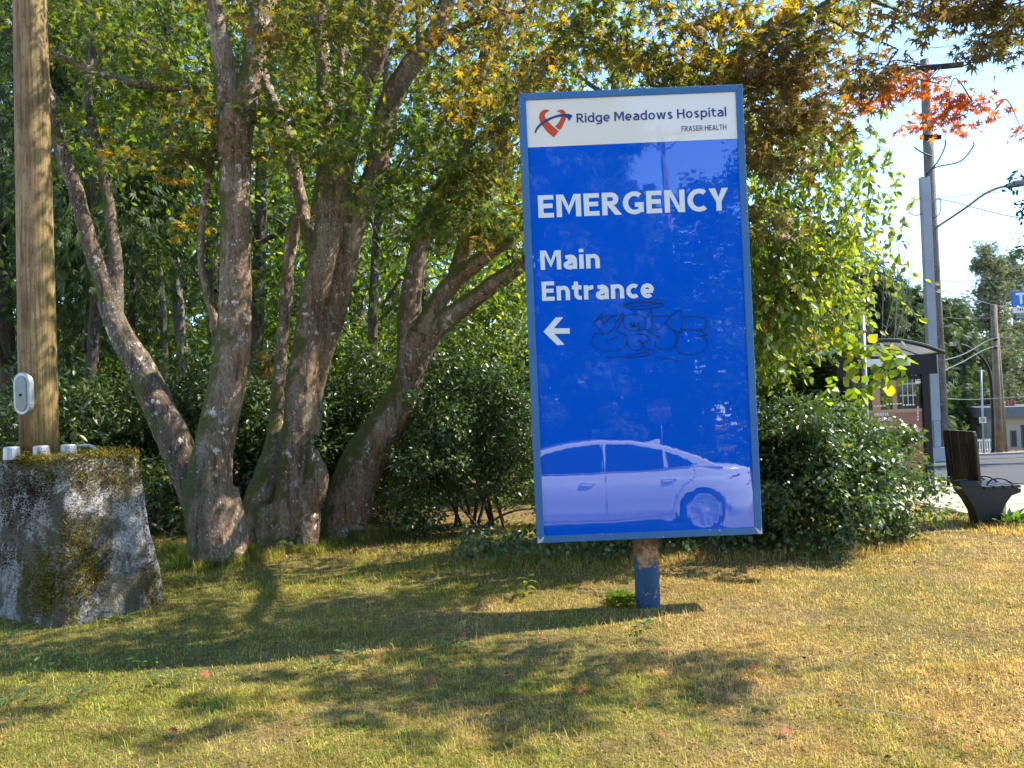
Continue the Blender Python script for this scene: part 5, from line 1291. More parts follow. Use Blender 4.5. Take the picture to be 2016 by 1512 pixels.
# ================================================================== utility pole and wires
UY = 24.0
ub = P(1855, 915, UY); uz = float(zt(ub.x, UY))
up = thing('utility_pole', 'tall wooden utility pole with crossarm and boxed pale cable guard', 'utility pole', (ub.x, UY, uz))
ut = P(1820, 118, UY)
MB().tube([Vector((ub.x + .02, UY, uz - .2)), (Vector((ub.x + .02, UY, uz)) + ut) / 2, ut], [.20, .165, .13], 18).obj('shaft', WOODGREY, up, smooth=True)
gd = MB(); axd = (ut - ub) / (ut.z - ub.z)
def upt(py, dx=0, dy=0): 
    q = P(1838, py, UY); c_ = ub + axd * (q.z - ub.z); return Vector((c_.x + dx, UY + dy, q.z))
for (pa, pb2, w, xo, yo) in ((350, 828, .13, -.22, -.12), (828, 880, .10, -.20, -.11), (880, 908, .20, -.22, -.16)):
    A_, B_ = upt(pb2 + .0, xo, yo), upt(pa, xo, yo)
    gd.add([A_ + Vector((-w, -.09, 0)), A_ + Vector((w, -.09, 0)), A_ + Vector((w, .1, 0)), A_ + Vector((-w, .1, 0)), B_ + Vector((-w, -.09, -.004)), B_ + Vector((w, -.09, -.004)), B_ + Vector((w, .1, -.004)), B_ + Vector((-w, .1, -.004))],
           [(3,2,1,0),(4,5,6,7),(0,1,5,4),(1,2,6,5),(2,3,7,6),(3,0,4,7)])
gd.obj('cable_guard', paint('pale weathered cable guard', (.42, .43, .45), .6, .55, (.25, .24, .22), 2), up, bevel=.01)
bd = MB()
for k in range(10): c_ = upt(400 + k * 44, -.08, -.22); bd.box((c_.x - .02, c_.y - .012, c_.z - .012), (c_.x + .03, c_.y + .012, c_.z + .012))
for py in (515, 668): c_ = upt(py, -.22, -.12); bd.box((c_.x - .14, c_.y - .10, c_.z - .012), (c_.x + .14, c_.y + .11, c_.z + .012))
bd.obj('guard_strap', GALV, up)
ca, cb_ = P(1758, 140, UY - .2), P(1896, 127, UY - .2)
def beam(mb, a, b, h, t):
    d = (b - a).normalized(); u = Vector((0, 0, 1)); s_ = d.cross(u).normalized(); u = s_.cross(d)
    vs = [p + s_ * i * t + u * j * h for p in (a, b) for i, j in ((-1, -1), (1, -1), (1, 1), (-1, 1))]
    mb.add(vs, [(3,2,1,0),(4,5,6,7),(0,1,5,4),(1,2,6,5),(2,3,7,6),(3,0,4,7)])
cr = MB(); beam(cr, ca, cb_, .07, .06)
WOODBLK = bark_mat('dark crossarm wood', (.02, .017, .015), (.06, .05, .04), 0, 0)
cr.obj('crossarm', WOODBLK, up, bevel=.01)
c2 = MB(); beam(c2, P(1812, 270, UY - .18), P(1852, 270, UY - .18), .06, .05); c2.obj('lower_bracket', WOODBLK, up)
for e in (P(1790, 136, UY - .2), P(1850, 131, UY - .2)): MB().tube([e, P(1823, 160, UY - .16)], .015, 6).obj('crossarm_brace', BLACK, up)
INSM = paint('glazed insulator', (.10, .08, .08), .25, .2)
for px, py in ((1765, 134), (1815, 110), (1884, 123)): c_ = P(px, py, UY - .15); MB().lathe([(.02, -.02), (.05, .02), (.03, .05), (.055, .09), (.035, .12), (.02, .17)], c_, 12).obj('insulator', INSM, up)
lp = smooth_path([P(1846, 446, UY - .1), P(1900, 410, UY - 1.2), P(1935, 384, UY - 1.8), P(1962, 371, UY - 2.2), P(1978, 367, UY - 2.4)], 5)
MB().tube(lp, .032, 10).obj('lamp_arm', GALV, up, smooth=True)
hd_ = lp[-1]; hdv = Vector((lp[-1] - lp[-4])).normalized() if not isinstance(lp[-1], np.ndarray) else Vector(tuple(lp[-1] - lp[-4])).normalized()
hd_ = Vector(tuple(hd_))
lh = MB(); q_ = [hd_, hd_ + hdv * .1, hd_ + hdv * .35, hd_ + hdv * .6, hd_ + hdv * .68]; lh.tube(q_, [.04, .07, .09, .08, .03], 12); lh.obj('lamp_head', GALV, up, smooth=True)
MB().tube(smooth_path([P(1822, 350, UY - .2), P(1840, 330, UY - .3), P(1890, 318, UY - .4), P(1915, 290, UY - .4), P(1917, 280, UY - .4)], 5), .02, 6).obj('cable_loop', WIREM, up, smooth=True)
MB().tube(smooth_path([P(1822, 345, UY - .2), P(1845, 320, UY - .3), P(1860, 290, UY - .3), P(1861, 275, UY - .3)], 5), .02, 6).obj('cable_loop', WIREM, up, smooth=True)
MB().tube(smooth_path([P(1800, 290, UY - .2), P(1815, 300, UY - .2), P(1835, 308, UY - .2)], 4), .02, 6).obj('cable_loop', WIREM, up, smooth=True)
MB().tube(smooth_path([P(1838, 430, UY - .2), P(1850, 420, UY - .3), P(1852, 395, UY - .3), P(1846, 390, UY - .3)], 4), .014, 6).obj('cable_loop', WIREM, up, smooth=True)
MB().tube(smooth_path([P(1812, 390, UY - .2), P(1795, 400, UY - .3), P(1790, 418, UY - .3), P(1805, 424, UY - .2), P(1816, 420, UY - .2)], 4), .014, 6).obj('cable_loop', WIREM, up, smooth=True)
def wire(lbl, pts_, r=.012):
    q = smooth_path([P(*a) for a in pts_], 6)
    tag(MB().tube(q, r, 5).obj('overhead_wire', WIREM, None, q[0] if isinstance(q[0], Vector) else Vector(tuple(q[0]))), lbl, 'wire', 'overhead wires')
wire('overhead wire crossing level behind the shelter and through the pine top', [(1560, 548, 26), (1780, 553, 25), (1930, 553, 24), (2080, 545, 23)])
wire('overhead wire falling to the pine from the utility pole guard', [(1848, 571, 24), (1900, 585, 30), (1985, 608, 46)], .018)
wire('thin overhead wire from the pole to the lamp arm', [(1838, 392, 24), (1905, 384, 22), (2060, 370, 18)], .008)
wire('overhead wire dropping from pole past the dark tree', [(1842, 392, 24), (1870, 396, 23), (1975, 423, 20), (2080, 440, 18)], .012)
wire('high overhead wire over the crossarm', [(1700, 150, 26), (1765, 118, 24), (1815, 96, 24), (1950, 85, 23), (2080, 40, 22)], .01)
wire('low overhead wire left of the pole to the shelter trees', [(1818, 660, 24), (1760, 540, 26), (1720, 515, 30)], .01)
wire('overhead wire running level below the far lamp', [(1855, 785, 24.2), (1930, 786, 40), (2060, 778, 46)], .018)
wire('overhead wire between utility pole and far tan pole', [(1848, 712, 24), (1900, 696, 36), (1962, 665, 47), (2060, 660, 47)], .022)
wire('overhead wire slanting up to the far tan pole', [(1846, 735, 24), (1890, 715, 34), (1962, 682, 47), (2060, 692, 47)], .022)
wire('overhead wire in front of the far pines', [(1862, 625, 45), (1910, 627, 50), (2060, 622, 55)], .015)

# ================================================================== far side of the street
def far_pole(nm, lbl, cat_, Y, bpx, bpy, tpx, tpy, r0, r1, m):
    b = P(bpx, bpy, Y); b.z = float(zt(b.x, Y)); t = thing(nm, lbl, cat_, b); e = P(tpx, tpy, Y)
    MB().tube([b - Vector((0, 0, .3)), (b + e) / 2, e], [r0, (r0 + r1) / 2, r1], 14).obj('shaft', m, t, smooth=True); return t
fp = far_pole('utility_pole', 'tan wooden pole with square cut top beyond the road', 'utility pole', 47, 1968, 903, 1956, 600, .21, .17, WOODTAN)
for py in (668, 684): q = P(1960, py, 46.7); MB().lathe([(.05, -.1), (.12, -.05), (.12, .05), (.05, .1)], q, 8).obj('wire_clamp', BLACK, fp)
far_pole('utility_pole', 'slim pole leaning beside the tan wooden pole', 'utility pole', 55, 1980, 880, 1964, 655, .12, .09, WOODTAN)
lm = P(1956, 900, 50); lm.z = float(zt(lm.x, 50))
lt = thing('street_lamp', 'black street lamp with long curved arm and pale head', 'street lamp', lm)
q = [Vector(tuple(a)) for a in smooth_path([lm - Vector((0, 0, .2)), P(1954, 800, 50), P(1950, 745, 50), P(1942, 718, 49.8), P(1925, 696, 49.5), P(1905, 683, 49), P(1885, 677, 48.6)], 6)]
MB().tube(q, [.12 - .05 * i / len(q) for i in range(len(q))], 10).obj('pole', BLACK, lt, smooth=True)
MB().lathe([(.2, -.1), (.2, .12), (.13, .25)], lm, 12).obj('base', BLACK, lt)
h0 = P(1886, 677, 48.6); MB().tube([h0, h0 + Vector((-.15, 0, .01)), h0 + Vector((-.5, -.1, 0)), h0 + Vector((-.6, -.1, -.02))], [.06, .13, .12, .04], 10).obj('lamp_head', paint('pale lamp head', (.6, .6, .58), .4, .2), lt, smooth=True)
sp = P(1937, 895, 46.5); sp.z = float(zt(sp.x, 46.5)); s_ = thing('parking_sign', 'small white parking sign on a thin pole across the road', 'sign', sp)
MB().tube([sp - Vector((0, 0, .2)), P(1931, 722, 46.5)], .05, 8).obj('pole', GALV, s_, smooth=True)
q0, q1 = P(1928, 833, 46.4), P(1941, 821, 46.4)
pp_ = MB().box((q0.x, 46.37, q0.z), (q1.x, 46.39, q1.z)).obj('plate', WHITE_V, s_)
rg = MB(); cc_ = (q0 + q1) / 2
ring = [Vector((cc_.x + .11 * math.cos(k * math.pi / 10), 46.36, cc_.z + .03 + .11 * math.sin(k * math.pi / 10))) for k in range(21)]
rg.tube(ring, .022, 5, False); rg.tube([ring[7], ring[17]], .02, 5); rg.obj('ban_symbol', paint('sign red', (.6, .03, .03), .4, .1), pp_)
# building
BYY = 58.0
WALL = paint('beige stucco', (.42, .38, .31), .85, .3, (.33, .30, .25), .6); FASC = paint('grey fascia', (.10, .115, .125), .6, .25); DGL = paint('dark window glass', (.02, .025, .03), .15, .1)
c0 = P(1966, 890, BYY); bz = float(zt(c0.x, BYY)) - .1
bl = thing('flat_roofed_building', 'low beige flat roofed building with grey fascia across the road', 'building', (c0.x, BYY, bz))
top = P(1980, 822, BYY).z
x2 = c0.x + 16; xl = P(1928, 860, BYY + 4).x
MB().box((c0.x, BYY, bz), (x2, BYY + 9, top)).obj('wall', WALL, bl)
MB().box((xl, BYY + 4, bz), (c0.x - .003, BYY + 9, top - .1)).obj('wing_wall', WALL, bl)
rfo = MB().box((c0.x - .5, BYY - .8, top + .003), (x2 + .5, BYY + 9.5, P(1980, 801, BYY).z)).obj('roof', FASC, bl)
MB().box((xl - .5, BYY + 3, top - .097), (c0.x - .503, BYY + 9.4, top + .5)).obj('wing_roof', FASC, bl)
VENTM = paint('rust red vent', (.35, .10, .07), .6, .3)
for px in (1983, 1990, 1996): q = P(px, 797, BYY + 2); MB().tube([Vector((q.x, q.y, P(1980, 801, BYY).z - .02)), Vector((q.x, q.y, P(px, 788, BYY + 2).z))], .1, 8).obj('roof_vent', VENTM, rfo)
def wnd(a, b, c, d, nm='window'):
    p0, p1 = P(a, d, BYY), P(c, b, BYY)
    f = MB().box((p0.x - .08, BYY - .05, p0.z - .08), (p1.x + .08, BYY + .002, p1.z + .08)).obj(nm, FASC, bl)
    MB().box((p0.x, BYY - .07, p0.z), (p1.x, BYY - .052, p1.z)).obj('pane', DGL, f)
wnd(1992.5, 849, 1998.5, 878); wnd(2014, 838, 2022, 880, 'door')
p0, p1 = P(1934, 880, BYY + 4), P(1948, 845, BYY + 4)
MB().box((p0.x, BYY + 3.95, p0.z), (p1.x, BYY + 4.002, p1.z)).obj('window', DGL, bl)
fe = thing('picket_fence', 'white picket fence along the far pavement', 'fence', P(1885, 895, 53))
pk = MB(); rl = MB(); x0 = P(1866, 890, 53).x; x1 = P(1962, 890, 53).x; zz = float(zt(x0, 53))
k = x0
while k < x1: pk.box((k, 53, zz - .1), (k + .07, 53.03, zz + 1.0)); k += .16
for h in (.25, .85): rl.box((x0, 53.031, zz + h), (x1, 53.07, zz + h + .08))
pk.obj('pickets', WHITE_V, fe); rl.obj('rail', WHITE_V, fe)

# distant trees
def wt(label, px, Y, base_off, topy, w, ncl, nl, m, size, tm, cr, name, droop=.8, bark=BARK_DARK, zlo=.25, **k):
    x = bx(px, 760, Y); z = float(zt(x, Y)); H_ = P(px, topy, Y).z - z
    return W(label, px, Y, k.get('r', .16) * pxm(Y), H_ - .2, 0, (zlo, H_), ncl, nl, m, size, tm, bark=bark, cr=cr, spread=(w, w), group=None, name=name, droop=droop)
wt('dark conifer rising behind the left end of the shelter roof', 1690, 30, 0, 470, 1.7, 80, 120, LEAF_CEDAR, (.28, .5), SPRAY, .7, 'conifer')
wt('broad dark conifer behind the middle of the shelter roof', 1770, 33, 0, 560, 2.2, 110, 120, LEAF_CEDAR, (.28, .5), SPRAY, .75, 'conifer')
wt('conifer just right of the tall utility pole', 1872, 62, 0, 600, 2.3, 90, 130, LEAF_CEDAR, (.35, .65), SPRAY, 1.1, 'conifer')
wt('shorter conifer behind the curved arm of the black street lamp', 1906, 74, 0, 665, 2.4, 90, 130, LEAF_CEDAR, (.35, .65), SPRAY, 1.1, 'conifer')
wt('low conifer at the left behind the hanging cherry shoots', 1615, 27, 0, 560, 1.8, 90, 110, LEAF_CEDAR, (.26, .45), SPRAY, .7, 'conifer')
def pine(label, px, Y, topy, wid, nwh=17):
    x = bx(px, 760, Y); z = float(zt(x, Y)) - .1; H_ = P(px, topy, Y).z - z
    t = thing('pine_tree', label, 'tree', (x, Y, z)); mb = MB(); cs = []
    mb.tube([Vector((x, Y, z)), Vector((x + .1, Y, z + H_ * .5)), Vector((x, Y, z + H_))], [.28, .2, .04], 10)
    for k in range(nwh):
        s = .18 + .82 * (k + random.uniform(-.3, .3)) / nwh; zz0 = z + H_ * min(s, .99); L0 = wid * (1.08 - s) ** .8 * random.uniform(.75, 1.2)
        for j in range(6):
            a_ = j * 1.047 + random.uniform(-.5, .5) + k; L = L0 * random.uniform(.35, 1.2); zz = min(z + H_, zz0 + random.uniform(-.6, .6) * H_ / nwh)
            e = Vector((x + L * math.cos(a_), Y + L * math.sin(a_), zz + random.uniform(-.15, .45) * L))
            mb.tube([Vector((x, Y, zz)), (Vector((x, Y, zz)) + e) / 2 - Vector((0, 0, .08)), e], [.06, .045, .015], 5, False)
            for q_ in (.55, .8, 1.0): cs.append(np.array(Vector((x, Y, zz)).lerp(e, q_)))
    mb.obj('trunk', BARK_DARK, t, fixn=False)
    leaf_cloud('crown', *clumps(cs, .6, 34, (.24, .44), -.3, .7, .9), SPRAY, LEAF_PINE, t)
pine('tall open pine beyond the building', 1955, 66, 484, 4.6)
pine('second open pine at the far edge of the view', 2004, 72, 496, 4.6)
wt('round green tree above the building roof', 1990, 80, 0, 655, 5.0, 90, 120, LEAF_FOREST, (.35, .6), OVATE, 1.3, 'leafy_tree', .3, BARK_DARK, 2.)
wt('green tree between the street lamp and the building', 1935, 84, 0, 730, 4.5, 80, 120, LEAF_FOREST, (.35, .6), OVATE, 1.3, 'leafy_tree', .3, BARK_DARK, 1.)
# dark broadleaf at the right edge: crown only partly in view
x = bx(2110, 500, 21.); z = float(zt(x, 21)); dt = thing('broadleaf_tree', 'dark broadleaf tree overhanging the road at the edge', 'tree', (x, 21, z))
mb = MB(); mb.tube([Vector((x, 21, z - .2)), Vector((x, 21, 3)), Vector((x - .2, 21, 6)), Vector((x, 21, 9))], [.3, .25, .2, .1], 12)
cs = [c for c in region(26, [(1985, 330), (2030, 200), (2200, 150), (2200, 640), (1990, 620), (1968, 560), (2010, 520), (1975, 440), (1960, 420)], 19.5, 22)]
cs += region(12, [(2016, 200), (2250, 60), (2250, 700), (2040, 640)], 20, 23)
for c in cs[:14]: mb.tube(smooth_path([Vector((x, 21, max(3, c[2] - 1.5))), (Vector(c) + Vector((x, 21, c[2]))) / 2, Vector(c)], 3), [.09, .08, .07, .06, .05, .03, .02], 6, False)
mb.obj('trunk', BARK_DARK, dt, fixn=False)
leaf_cloud('crown', *clumps(cs, .55, 130, (.10, .17), .5), OVATE, LEAF_DARK, dt)
# bare twiggy sapling behind the shelter
bp = P(1700, 690, 14.); sp_ = thing('bare_sapling', 'leafless pale twiggy sapling rising behind the shelter roof', 'sapling', (bp.x, 14, float(zt(bp.x, 14))))
mb = MB(); b0_ = Vector((bp.x, 14, float(zt(bp.x, 14)) - .1))
for tip, r in (((1770, 480), .02), ((1790, 470), .014), ((1800, 505), .012), ((1740, 495), .012), ((1660, 560), .014), ((1640, 600), .012), ((1690, 540), .012), ((1790, 590), .012)):
    e = P(tip[0], tip[1], 14 + random.uniform(-.4, .4)); mid = (b0_ + e) / 2 + Vector((random.uniform(-.15, .15), 0, .2))
    q = smooth_path([b0_, mid, e], 5); mb.tube(q, [r * (1.1 - i / len(q)) + .003 for i in range(len(q))], 6, False)
    for k in range(6):
        a_ = Vector(tuple(q[random.randrange(4, len(q))])); mb.tube([a_, a_ + Vector((random.uniform(-.35, .35), random.uniform(-.2, .2), random.uniform(.05, .4)))], [.005, .002], 4, False)
mb.obj('branches', BARK_PALE, sp_, fixn=False)

# ================================================================== what the sign mirrors: car, road furniture and trees behind the camera
CYN, CZ0 = -.95, -.35
car = thing('white_sedan', 'white sedan mirrored in the lower half of the blue sign', 'car', (1.2, CYN - .9, CZ0))
CARP, nt, out = new_mat('white car paint')
b = principled(nt, out, (.78, .78, .77), .3, None, 0, .5); b.inputs['Coat Weight'].default_value = .8; b.inputs['Coat Roughness'].default_value = .03
CGL = paint('dark car glass', (.008, .01, .012), .08, .05); TYRE = paint('tyre rubber', (.015, .015, .016), .8, .2); ALLOY = paint('alloy', (.62, .63, .64), .35, .1, None, 5, .15); CHROME = paint('bright trim', (.75, .75, .75), .15, .05, None, 5, 1.)
TAIL = paint('tail lamp red', (.35, .008, .012), .15, .1); LAMPW = paint('clear lamp', (.6, .62, .65), .1, .1)
WR, WF, WRD = 2.75, -.07, .335
def archpts(cx_, r, n=14): return [(cx_ + r * math.cos(a_), .30 + r * math.sin(a_)) for a_ in np.linspace(math.pi, 0, n)] if False else [(cx_ - r * math.cos(a_), .30 + r * math.sin(a_)) for a_ in np.linspace(0, math.pi, n)]
low = [(-1.12, .22)] + [(-.50, .2)] + archpts(WF, .385)[0:] + [(.36, .2), (2.34, .24)] + archpts(WR, .385) + [(3.2, .28), (3.5, .34)]
upper = [(3.6, .55), (3.58, .72), (3.55, .86), (3.5, .955), (3.2, .975), (2.7, .965), (2.0, .945), (1.0, .93), (-.1, .93), (-.55, .86), (-.95, .76), (-1.2, .64), (-1.26, .45)]
cw = 1.82
cf = lambda u, v, w: Vector((u, CYN - w, CZ0 + v))
def arch_h(X, cx_): return .30 + math.sqrt(max(0, .385 ** 2 - (X - cx_) ** 2)) if abs(X - cx_) < .385 else 0
def h_low(X): return max(float(np.interp(X, [-1.27, -1.1, .4, 2.3, 3.2, 3.5, 3.6], [.40, .22, .2, .23, .22, .25, .42])), arch_h(X, WF), arch_h(X, WR))
def h_up(X): return float(np.interp(X, [-1.27, -1.2, -.95, -.55, -.1, 1.0, 2.0, 2.7, 3.2, 3.48, 3.56, 3.6], [.44, .64, .76, .86, .93, .93, .945, .965, .975, .955, .85, .54]))
def inset(X, h): return .015 + .55 * (h - .58) ** 2 + .30 * abs((X - 1.16) / 2.44) ** 7 + .014 * float(sstep(.78, .83, h)) - .02 * math.exp(-((h - .34) / .07) ** 2)
Xs = np.unique(np.concatenate([np.linspace(-1.27, 3.6, 90), np.linspace(WF - .386, WF + .386, 30), np.linspace(WR - .386, WR + .386, 30)])); NHH = 16
bm_ = MB(); rows = []
for sd in (0, 1):
    vs = []
    for X in Xs:
        l_, u_ = h_low(X), h_up(X)
        for k in range(NHH + 1):
            h = l_ + (u_ - l_) * k / NHH; d_ = inset(X, h); vs.append(cf(X, h, d_ if sd == 0 else cw - d_))
    rows.append(vs)
nX = len(Xs); W1 = NHH + 1
vs = rows[0] + rows[1]; fs = []
for sd in (0, 1):
    o_ = sd * nX * W1
    for i_ in range(nX - 1):
        for k in range(NHH): a_ = o_ + i_ * W1 + k; fs.append((a_, a_ + W1, a_ + W1 + 1, a_ + 1))
o_ = nX * W1
mid0 = len(vs)
for X in Xs: vs.append(cf(X, h_up(X) + .025, cw / 2))
for i_ in range(nX - 1):
    a_, b_ = i_ * W1 + NHH, (i_ + 1) * W1 + NHH
    fs += [(a_, b_, mid0 + i_ + 1, mid0 + i_), (mid0 + i_, mid0 + i_ + 1, o_ + b_, o_ + a_)]
for i_ in (0, nX - 1):
    for k in range(NHH): a_ = i_ * W1 + k; fs.append((a_, a_ + 1, o_ + a_ + 1, o_ + a_))
body = bm_.add(vs, fs).obj('body', CARP, car, smooth=True)
cab = [(-.42, .925), (.02, 1.12), (.42, 1.31), (.8, 1.39), (1.3, 1.42), (1.8, 1.395), (2.3, 1.30), (2.7, 1.15), (3.12, .965)]
tl_ = lambda v: .10 + max(0, v - .93) * .42
m_ = MB(); nn_ = len(cab)
vs = [cf(u, v, tl_(v)) for u, v in cab] + [cf(u, v, cw - tl_(v)) for u, v in cab]
m_.add(vs, [tuple(range(nn_)), tuple(range(2 * nn_ - 1, nn_ - 1, -1))] + [(i, (i + 1) % nn_, nn_ + (i + 1) % nn_, nn_ + i) for i in range(nn_)])
m_.obj('cabin', CARP, car, bevel=.03, seg=3)
for sd in (0, 1):
    ff = (lambda u, v, w: cf(u, v, tl_(v) - .008 + w)) if sd == 0 else (lambda u, v, w: cf(u, v, cw - tl_(v) + .008 - w))
    for poly in ([(-.12, .955), (.2, 1.12), (.48, 1.25), (.8, 1.325), (1.3, 1.36), (1.3, .955)], [(1.36, .955), (1.36, 1.36), (1.8, 1.335), (2.22, 1.24), (2.22, .96)], [(2.26, .965), (2.26, 1.22), (2.5, 1.12), (2.66, 1.03), (2.6, 1.0)]):
        MB().prism(poly, ff, 0, .004).obj('side_window', CGL, car)
    tq = [ff(u, v, -.004) for u, v in [(-.15, .945), (1.3, .945), (2.25, .952), (2.6, .985), (2.69, 1.03)]]
    MB().tube(tq, .008, 6).obj('window_trim', CHROME, car)
    fo = (lambda u, v, w: cf(u, v, inset(u, v) - w)) if sd == 0 else (lambda u, v, w: cf(u, v, cw - inset(u, v) + w))
    for u0 in (1.08, 2.28): MB().tube(smooth_path([fo(u0 - .11, .80, .005), fo(u0 - .06, .806, .035), fo(u0 + .07, .81, .035), fo(u0 + .12, .806, .005)], 4), .014, 8).obj('door_handle', CARP, car)
    sm_ = MB()
    for q in ([(1.335, .94), (1.33, .6), (1.35, .25)], [(2.66, .96), (2.64, .85), (2.5, .72), (2.36, .55), (2.3, .36), (2.1, .28), (1.35, .25)], [(.12, .93), (.2, .6), (.25, .25)], [(.25, .25), (1.35, .25)]):
        sm_.tube([fo(u, v, .0005) for u, v in smooth_path(q, 4)], .005, 4)
    sm_.obj('door_seam', BLACK, car)
    mi = MB(); mi.tube([fo(-.02, .97, .02), fo(-.04, 1.0, .12), fo(.0, 1.02, .2)], [.03, .07, .05], 10); mi.obj('wing_mirror', CARP, car, smooth=True)
    MB().prism([(3.14, .80), (3.3, .86), (3.54, .875), (3.57, .74), (3.46, .68)], fo, -.02, .008).obj('tail_lamp', TAIL, car, bevel=.004)
    MB().prism([(-1.16, .63), (-.8, .74), (-.72, .70), (-1.05, .58)], fo, -.02, .006).obj('headlamp', LAMPW, car, bevel=.004)
def wheel(xw, side):
    yc = .15 if side == 0 else cw - .15
    w = thing('wheel', None, None, (0, 0, 0)); bpy.data.objects.remove(w)
    M_ = Matrix.Rotation(R(-90), 3, 'X') if side == 0 else Matrix.Rotation(R(90), 3, 'X')
    c_ = cf(xw, WRD, yc)
    ty = MB().lathe([(.24, -.11), (.31, -.11), (WRD, -.08), (WRD, .08), (.31, .11), (.25, .112), (.235, .06)], c_, 36, M_).obj('wheel', TYRE, car)
    rm_ = MB(); rm_.lathe([(.255, .09), (.255, .118), (.235, .118), (.23, .07)], c_, 36, M_)
    for k in range(10):
        a_ = 2 * math.pi * (k // 2) / 5 + (.16 if k % 2 else -.16)
        d = Vector((math.cos(a_), math.sin(a_), 0)); s_ = Vector((-math.sin(a_), math.cos(a_), 0))
        vs = [d * r_ + s_ * w_ + Vector((0, 0, z_)) for z_ in (.075, .105) for r_, w_ in ((.02, -.012), (.24, -.011), (.24, .011), (.02, .012))]
        rm_.add([c_ + M_ @ v for v in vs], [(3,2,1,0),(4,5,6,7),(0,1,5,4),(1,2,6,5),(2,3,7,6),(3,0,4,7)])
    rm_.lathe([(.05, .06), (.05, .112), (.03, .118)], c_, 16, M_)
    rm_.obj('rim', ALLOY, ty)
for xw in (WF, WR):
    for sd in (0, 1): wheel(xw, sd)
sa = MB().prism([(2.05, 1.35), (2.26, 1.30), (2.27, 1.40)], cf, cw / 2 - .02, cw / 2 + .02).obj('antenna_fin', CARP, car, bevel=.004)
ub_ = MB().box((-1.0, CYN - cw + .1, CZ0 + .18), (2.2, CYN - .15, CZ0 + .3)).obj('underbody', BLACK, car)

q = Vector((4.25, -12.5, 0)); q.z = float(zt(q.x, q.y))
FASCIAD = paint('sign white with shade', (.16, .17, .18), .6, .2)  # letter white dimmed like the plate, tree shade in its colour
sg = thing('stop_sign', 'red octagonal stop sign mirrored in the blue sign above the car roof', 'sign', q)
MB().tube([q - Vector((0, 0, .2)), q + Vector((0, 0, 2.4))], .03, 10).obj('post', GALV, sg, smooth=True)
oc = [(.38 * math.cos(R(22.5 + 45 * k)), 2.1 + .38 * math.sin(R(22.5 + 45 * k))) for k in range(8)]
SF = lambda u, v, w: Vector((q.x - u, q.y + .035 + w, q.z + v))
spl = MB().prism(oc, SF, 0, .006).obj('plate', paint('stop red with shade', (.035, .005, .008), .5, .3), sg)  # red darkened to paint tree shade into the plate
text_mesh('lettering', 'STOP', (-.27, 1.98), (.27, 1.98), .25, FASCIAD, .02, spl, SF, .0075)
q = Vector((6.15, -19.6, 0)); q.z = float(zt(q.x, q.y))
rp = thing('utility_pole', 'wooden utility pole and crossarm mirrored in the upper part of the sign', 'utility pole', q)
hz = 12.7
MB().tube([q - Vector((0, 0, .3)), q + Vector((0, 0, hz + .3))], [.19, .13], 14).obj('shaft', WOODGREY, rp, smooth=True)
ca_ = MB(); beam(ca_, q + Vector((-1.7, .2, hz - .12)), q + Vector((1.8, .2, hz + .1)), .07, .06); ca_.obj('crossarm', WOODGREY, rp)
bb = MB(); bb.tube([q + Vector((-.9, .2, hz - .1)), q + Vector((0, .15, hz - .7)), q + Vector((.9, .2, hz))], .03, 6)
for k in (-1.6, -.8, 1.0, 1.7): bb.lathe([(.02, 0), (.05, .05), (.03, .12), (.05, .2)], q + Vector((k, .2, hz + .06 * k)), 8)
bb.obj('crossarm_brace', BLACK, rp)
def rt(label, x, Y, H_, w, ncl, m, size, tm, cr=.9, zlo=1., droop=.5):
    W(label, 1008 + 1600 * x / Y, Y, .2 * pxm(Y), H_, 0, (zlo, H_), ncl, 110, m, size, tm, cr=cr, spread=(w, w), group='trees across the road behind the camera', name='roadside_tree', droop=droop)
LB = 'tree across the road mirrored in the blue sign'
rt(LB, -2.5, -15, 15, 2.4, 90, LEAF_CEDAR, (.3, .55), SPRAY)
rt(LB, .2, -15.5, 16, 2.2, 110, LEAF_CEDAR, (.3, .55), SPRAY, .8, .6, 1.2)
rt(LB, 3.0, -16, 15, 1.6, 130, LEAF_CEDAR, (.3, .55), SPRAY, .7, .6, 1.2)
rt(LB, 4.3, -18, 9.3, 1.9, 100, LEAF_DARK, (.16, .3), OVATE, .7, .4)
rt(LB, 7.0, -17.5, 10.2, 2.0, 110, LEAF_DARK, (.16, .3), OVATE, .7, .4)
rt(LB, 9.6, -18, 12, 2.4, 100, LEAF_DARK, (.16, .3), OVATE, .8, .4)
rt(LB, 5.6, -21, 9.5, 2.4, 100, LEAF_DARK, (.18, .32), OVATE, .9, .3)
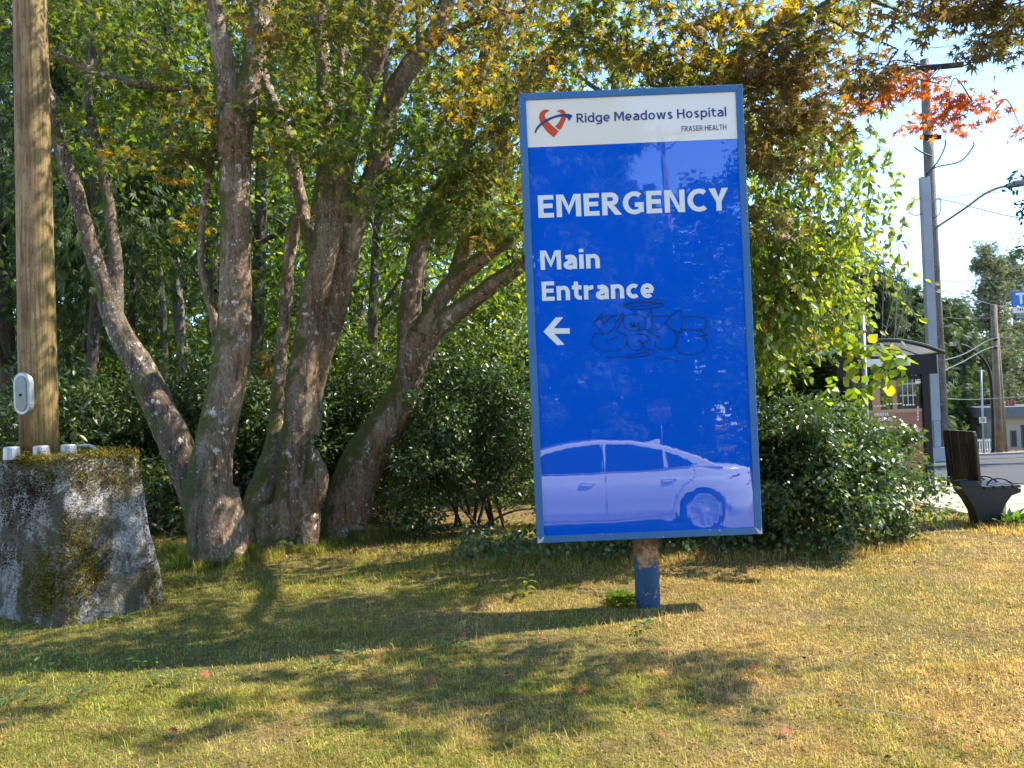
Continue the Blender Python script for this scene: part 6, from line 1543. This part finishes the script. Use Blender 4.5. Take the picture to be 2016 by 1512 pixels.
rt(LB, 1.2, -20, 12, 2.6, 100, LEAF_DARK, (.18, .32), OVATE, .9, .3)
rt(LB, -6, -17, 12, 3, 80, LEAF_DARK, (.18, .32), OVATE, .9, .3)

cs = [np.array([rng.uniform(-22, 30), rng.uniform(-36, -31), rng.uniform(.3, 9)]) for k in range(420)]
tag(leaf_cloud('far_wood', *clumps(cs, 1.6, 55, (.25, .45), .5), OVATE, LEAF_DARK), kind='stuff')
# ================================================================== light
AZ, EL = R(76), R(47)
w = bpy.data.worlds.new('World'); scene.world = w; w.use_nodes = True
nt = w.node_tree
for n_ in list(nt.nodes): nt.nodes.remove(n_)
sky = nt.nodes.new('ShaderNodeTexSky'); sky.sky_type = 'NISHITA'; sky.sun_disc = False
sky.sun_elevation = EL; sky.sun_rotation = AZ; sky.air_density = 1.0; sky.dust_density = 0.0; sky.ozone_density = 5; sky.altitude = 50
bg = nd(nt, 'ShaderNodeBackground', Color=sky.outputs[0], Strength=.128)
wo = nt.nodes.new('ShaderNodeOutputWorld'); nt.links.new(bg.outputs[0], wo.inputs[0])
sd_ = bpy.data.lights.new('sun', 'SUN'); sd_.energy = 3.3; sd_.angle = R(.53); sd_.color = (1, .94, .83)
so_ = bpy.data.objects.new('sun', sd_); col.objects.link(so_)
sdir = Vector((math.sin(AZ) * math.cos(EL), math.cos(AZ) * math.cos(EL), math.sin(EL)))
so_.rotation_euler = sdir.to_track_quat('Z', 'Y').to_euler(); so_.location = sdir * 40
vs_ = scene.view_settings; vs_.view_transform = 'Standard'; vs_.look = 'None'; vs_.exposure = 1.85; vs_.gamma = 1; vs_.use_curve_mapping = False
cy = scene.cycles
cy.max_bounces = 7; cy.diffuse_bounces = 4; cy.glossy_bounces = 3; cy.transmission_bounces = 5; cy.transparent_max_bounces = 8
cy.caustics_reflective = False; cy.caustics_refractive = False; cy.sample_clamp_indirect = 4
cy.use_adaptive_sampling = True; cy.adaptive_threshold = .015; cy.use_denoising = True
scene.render.film_transparent = False
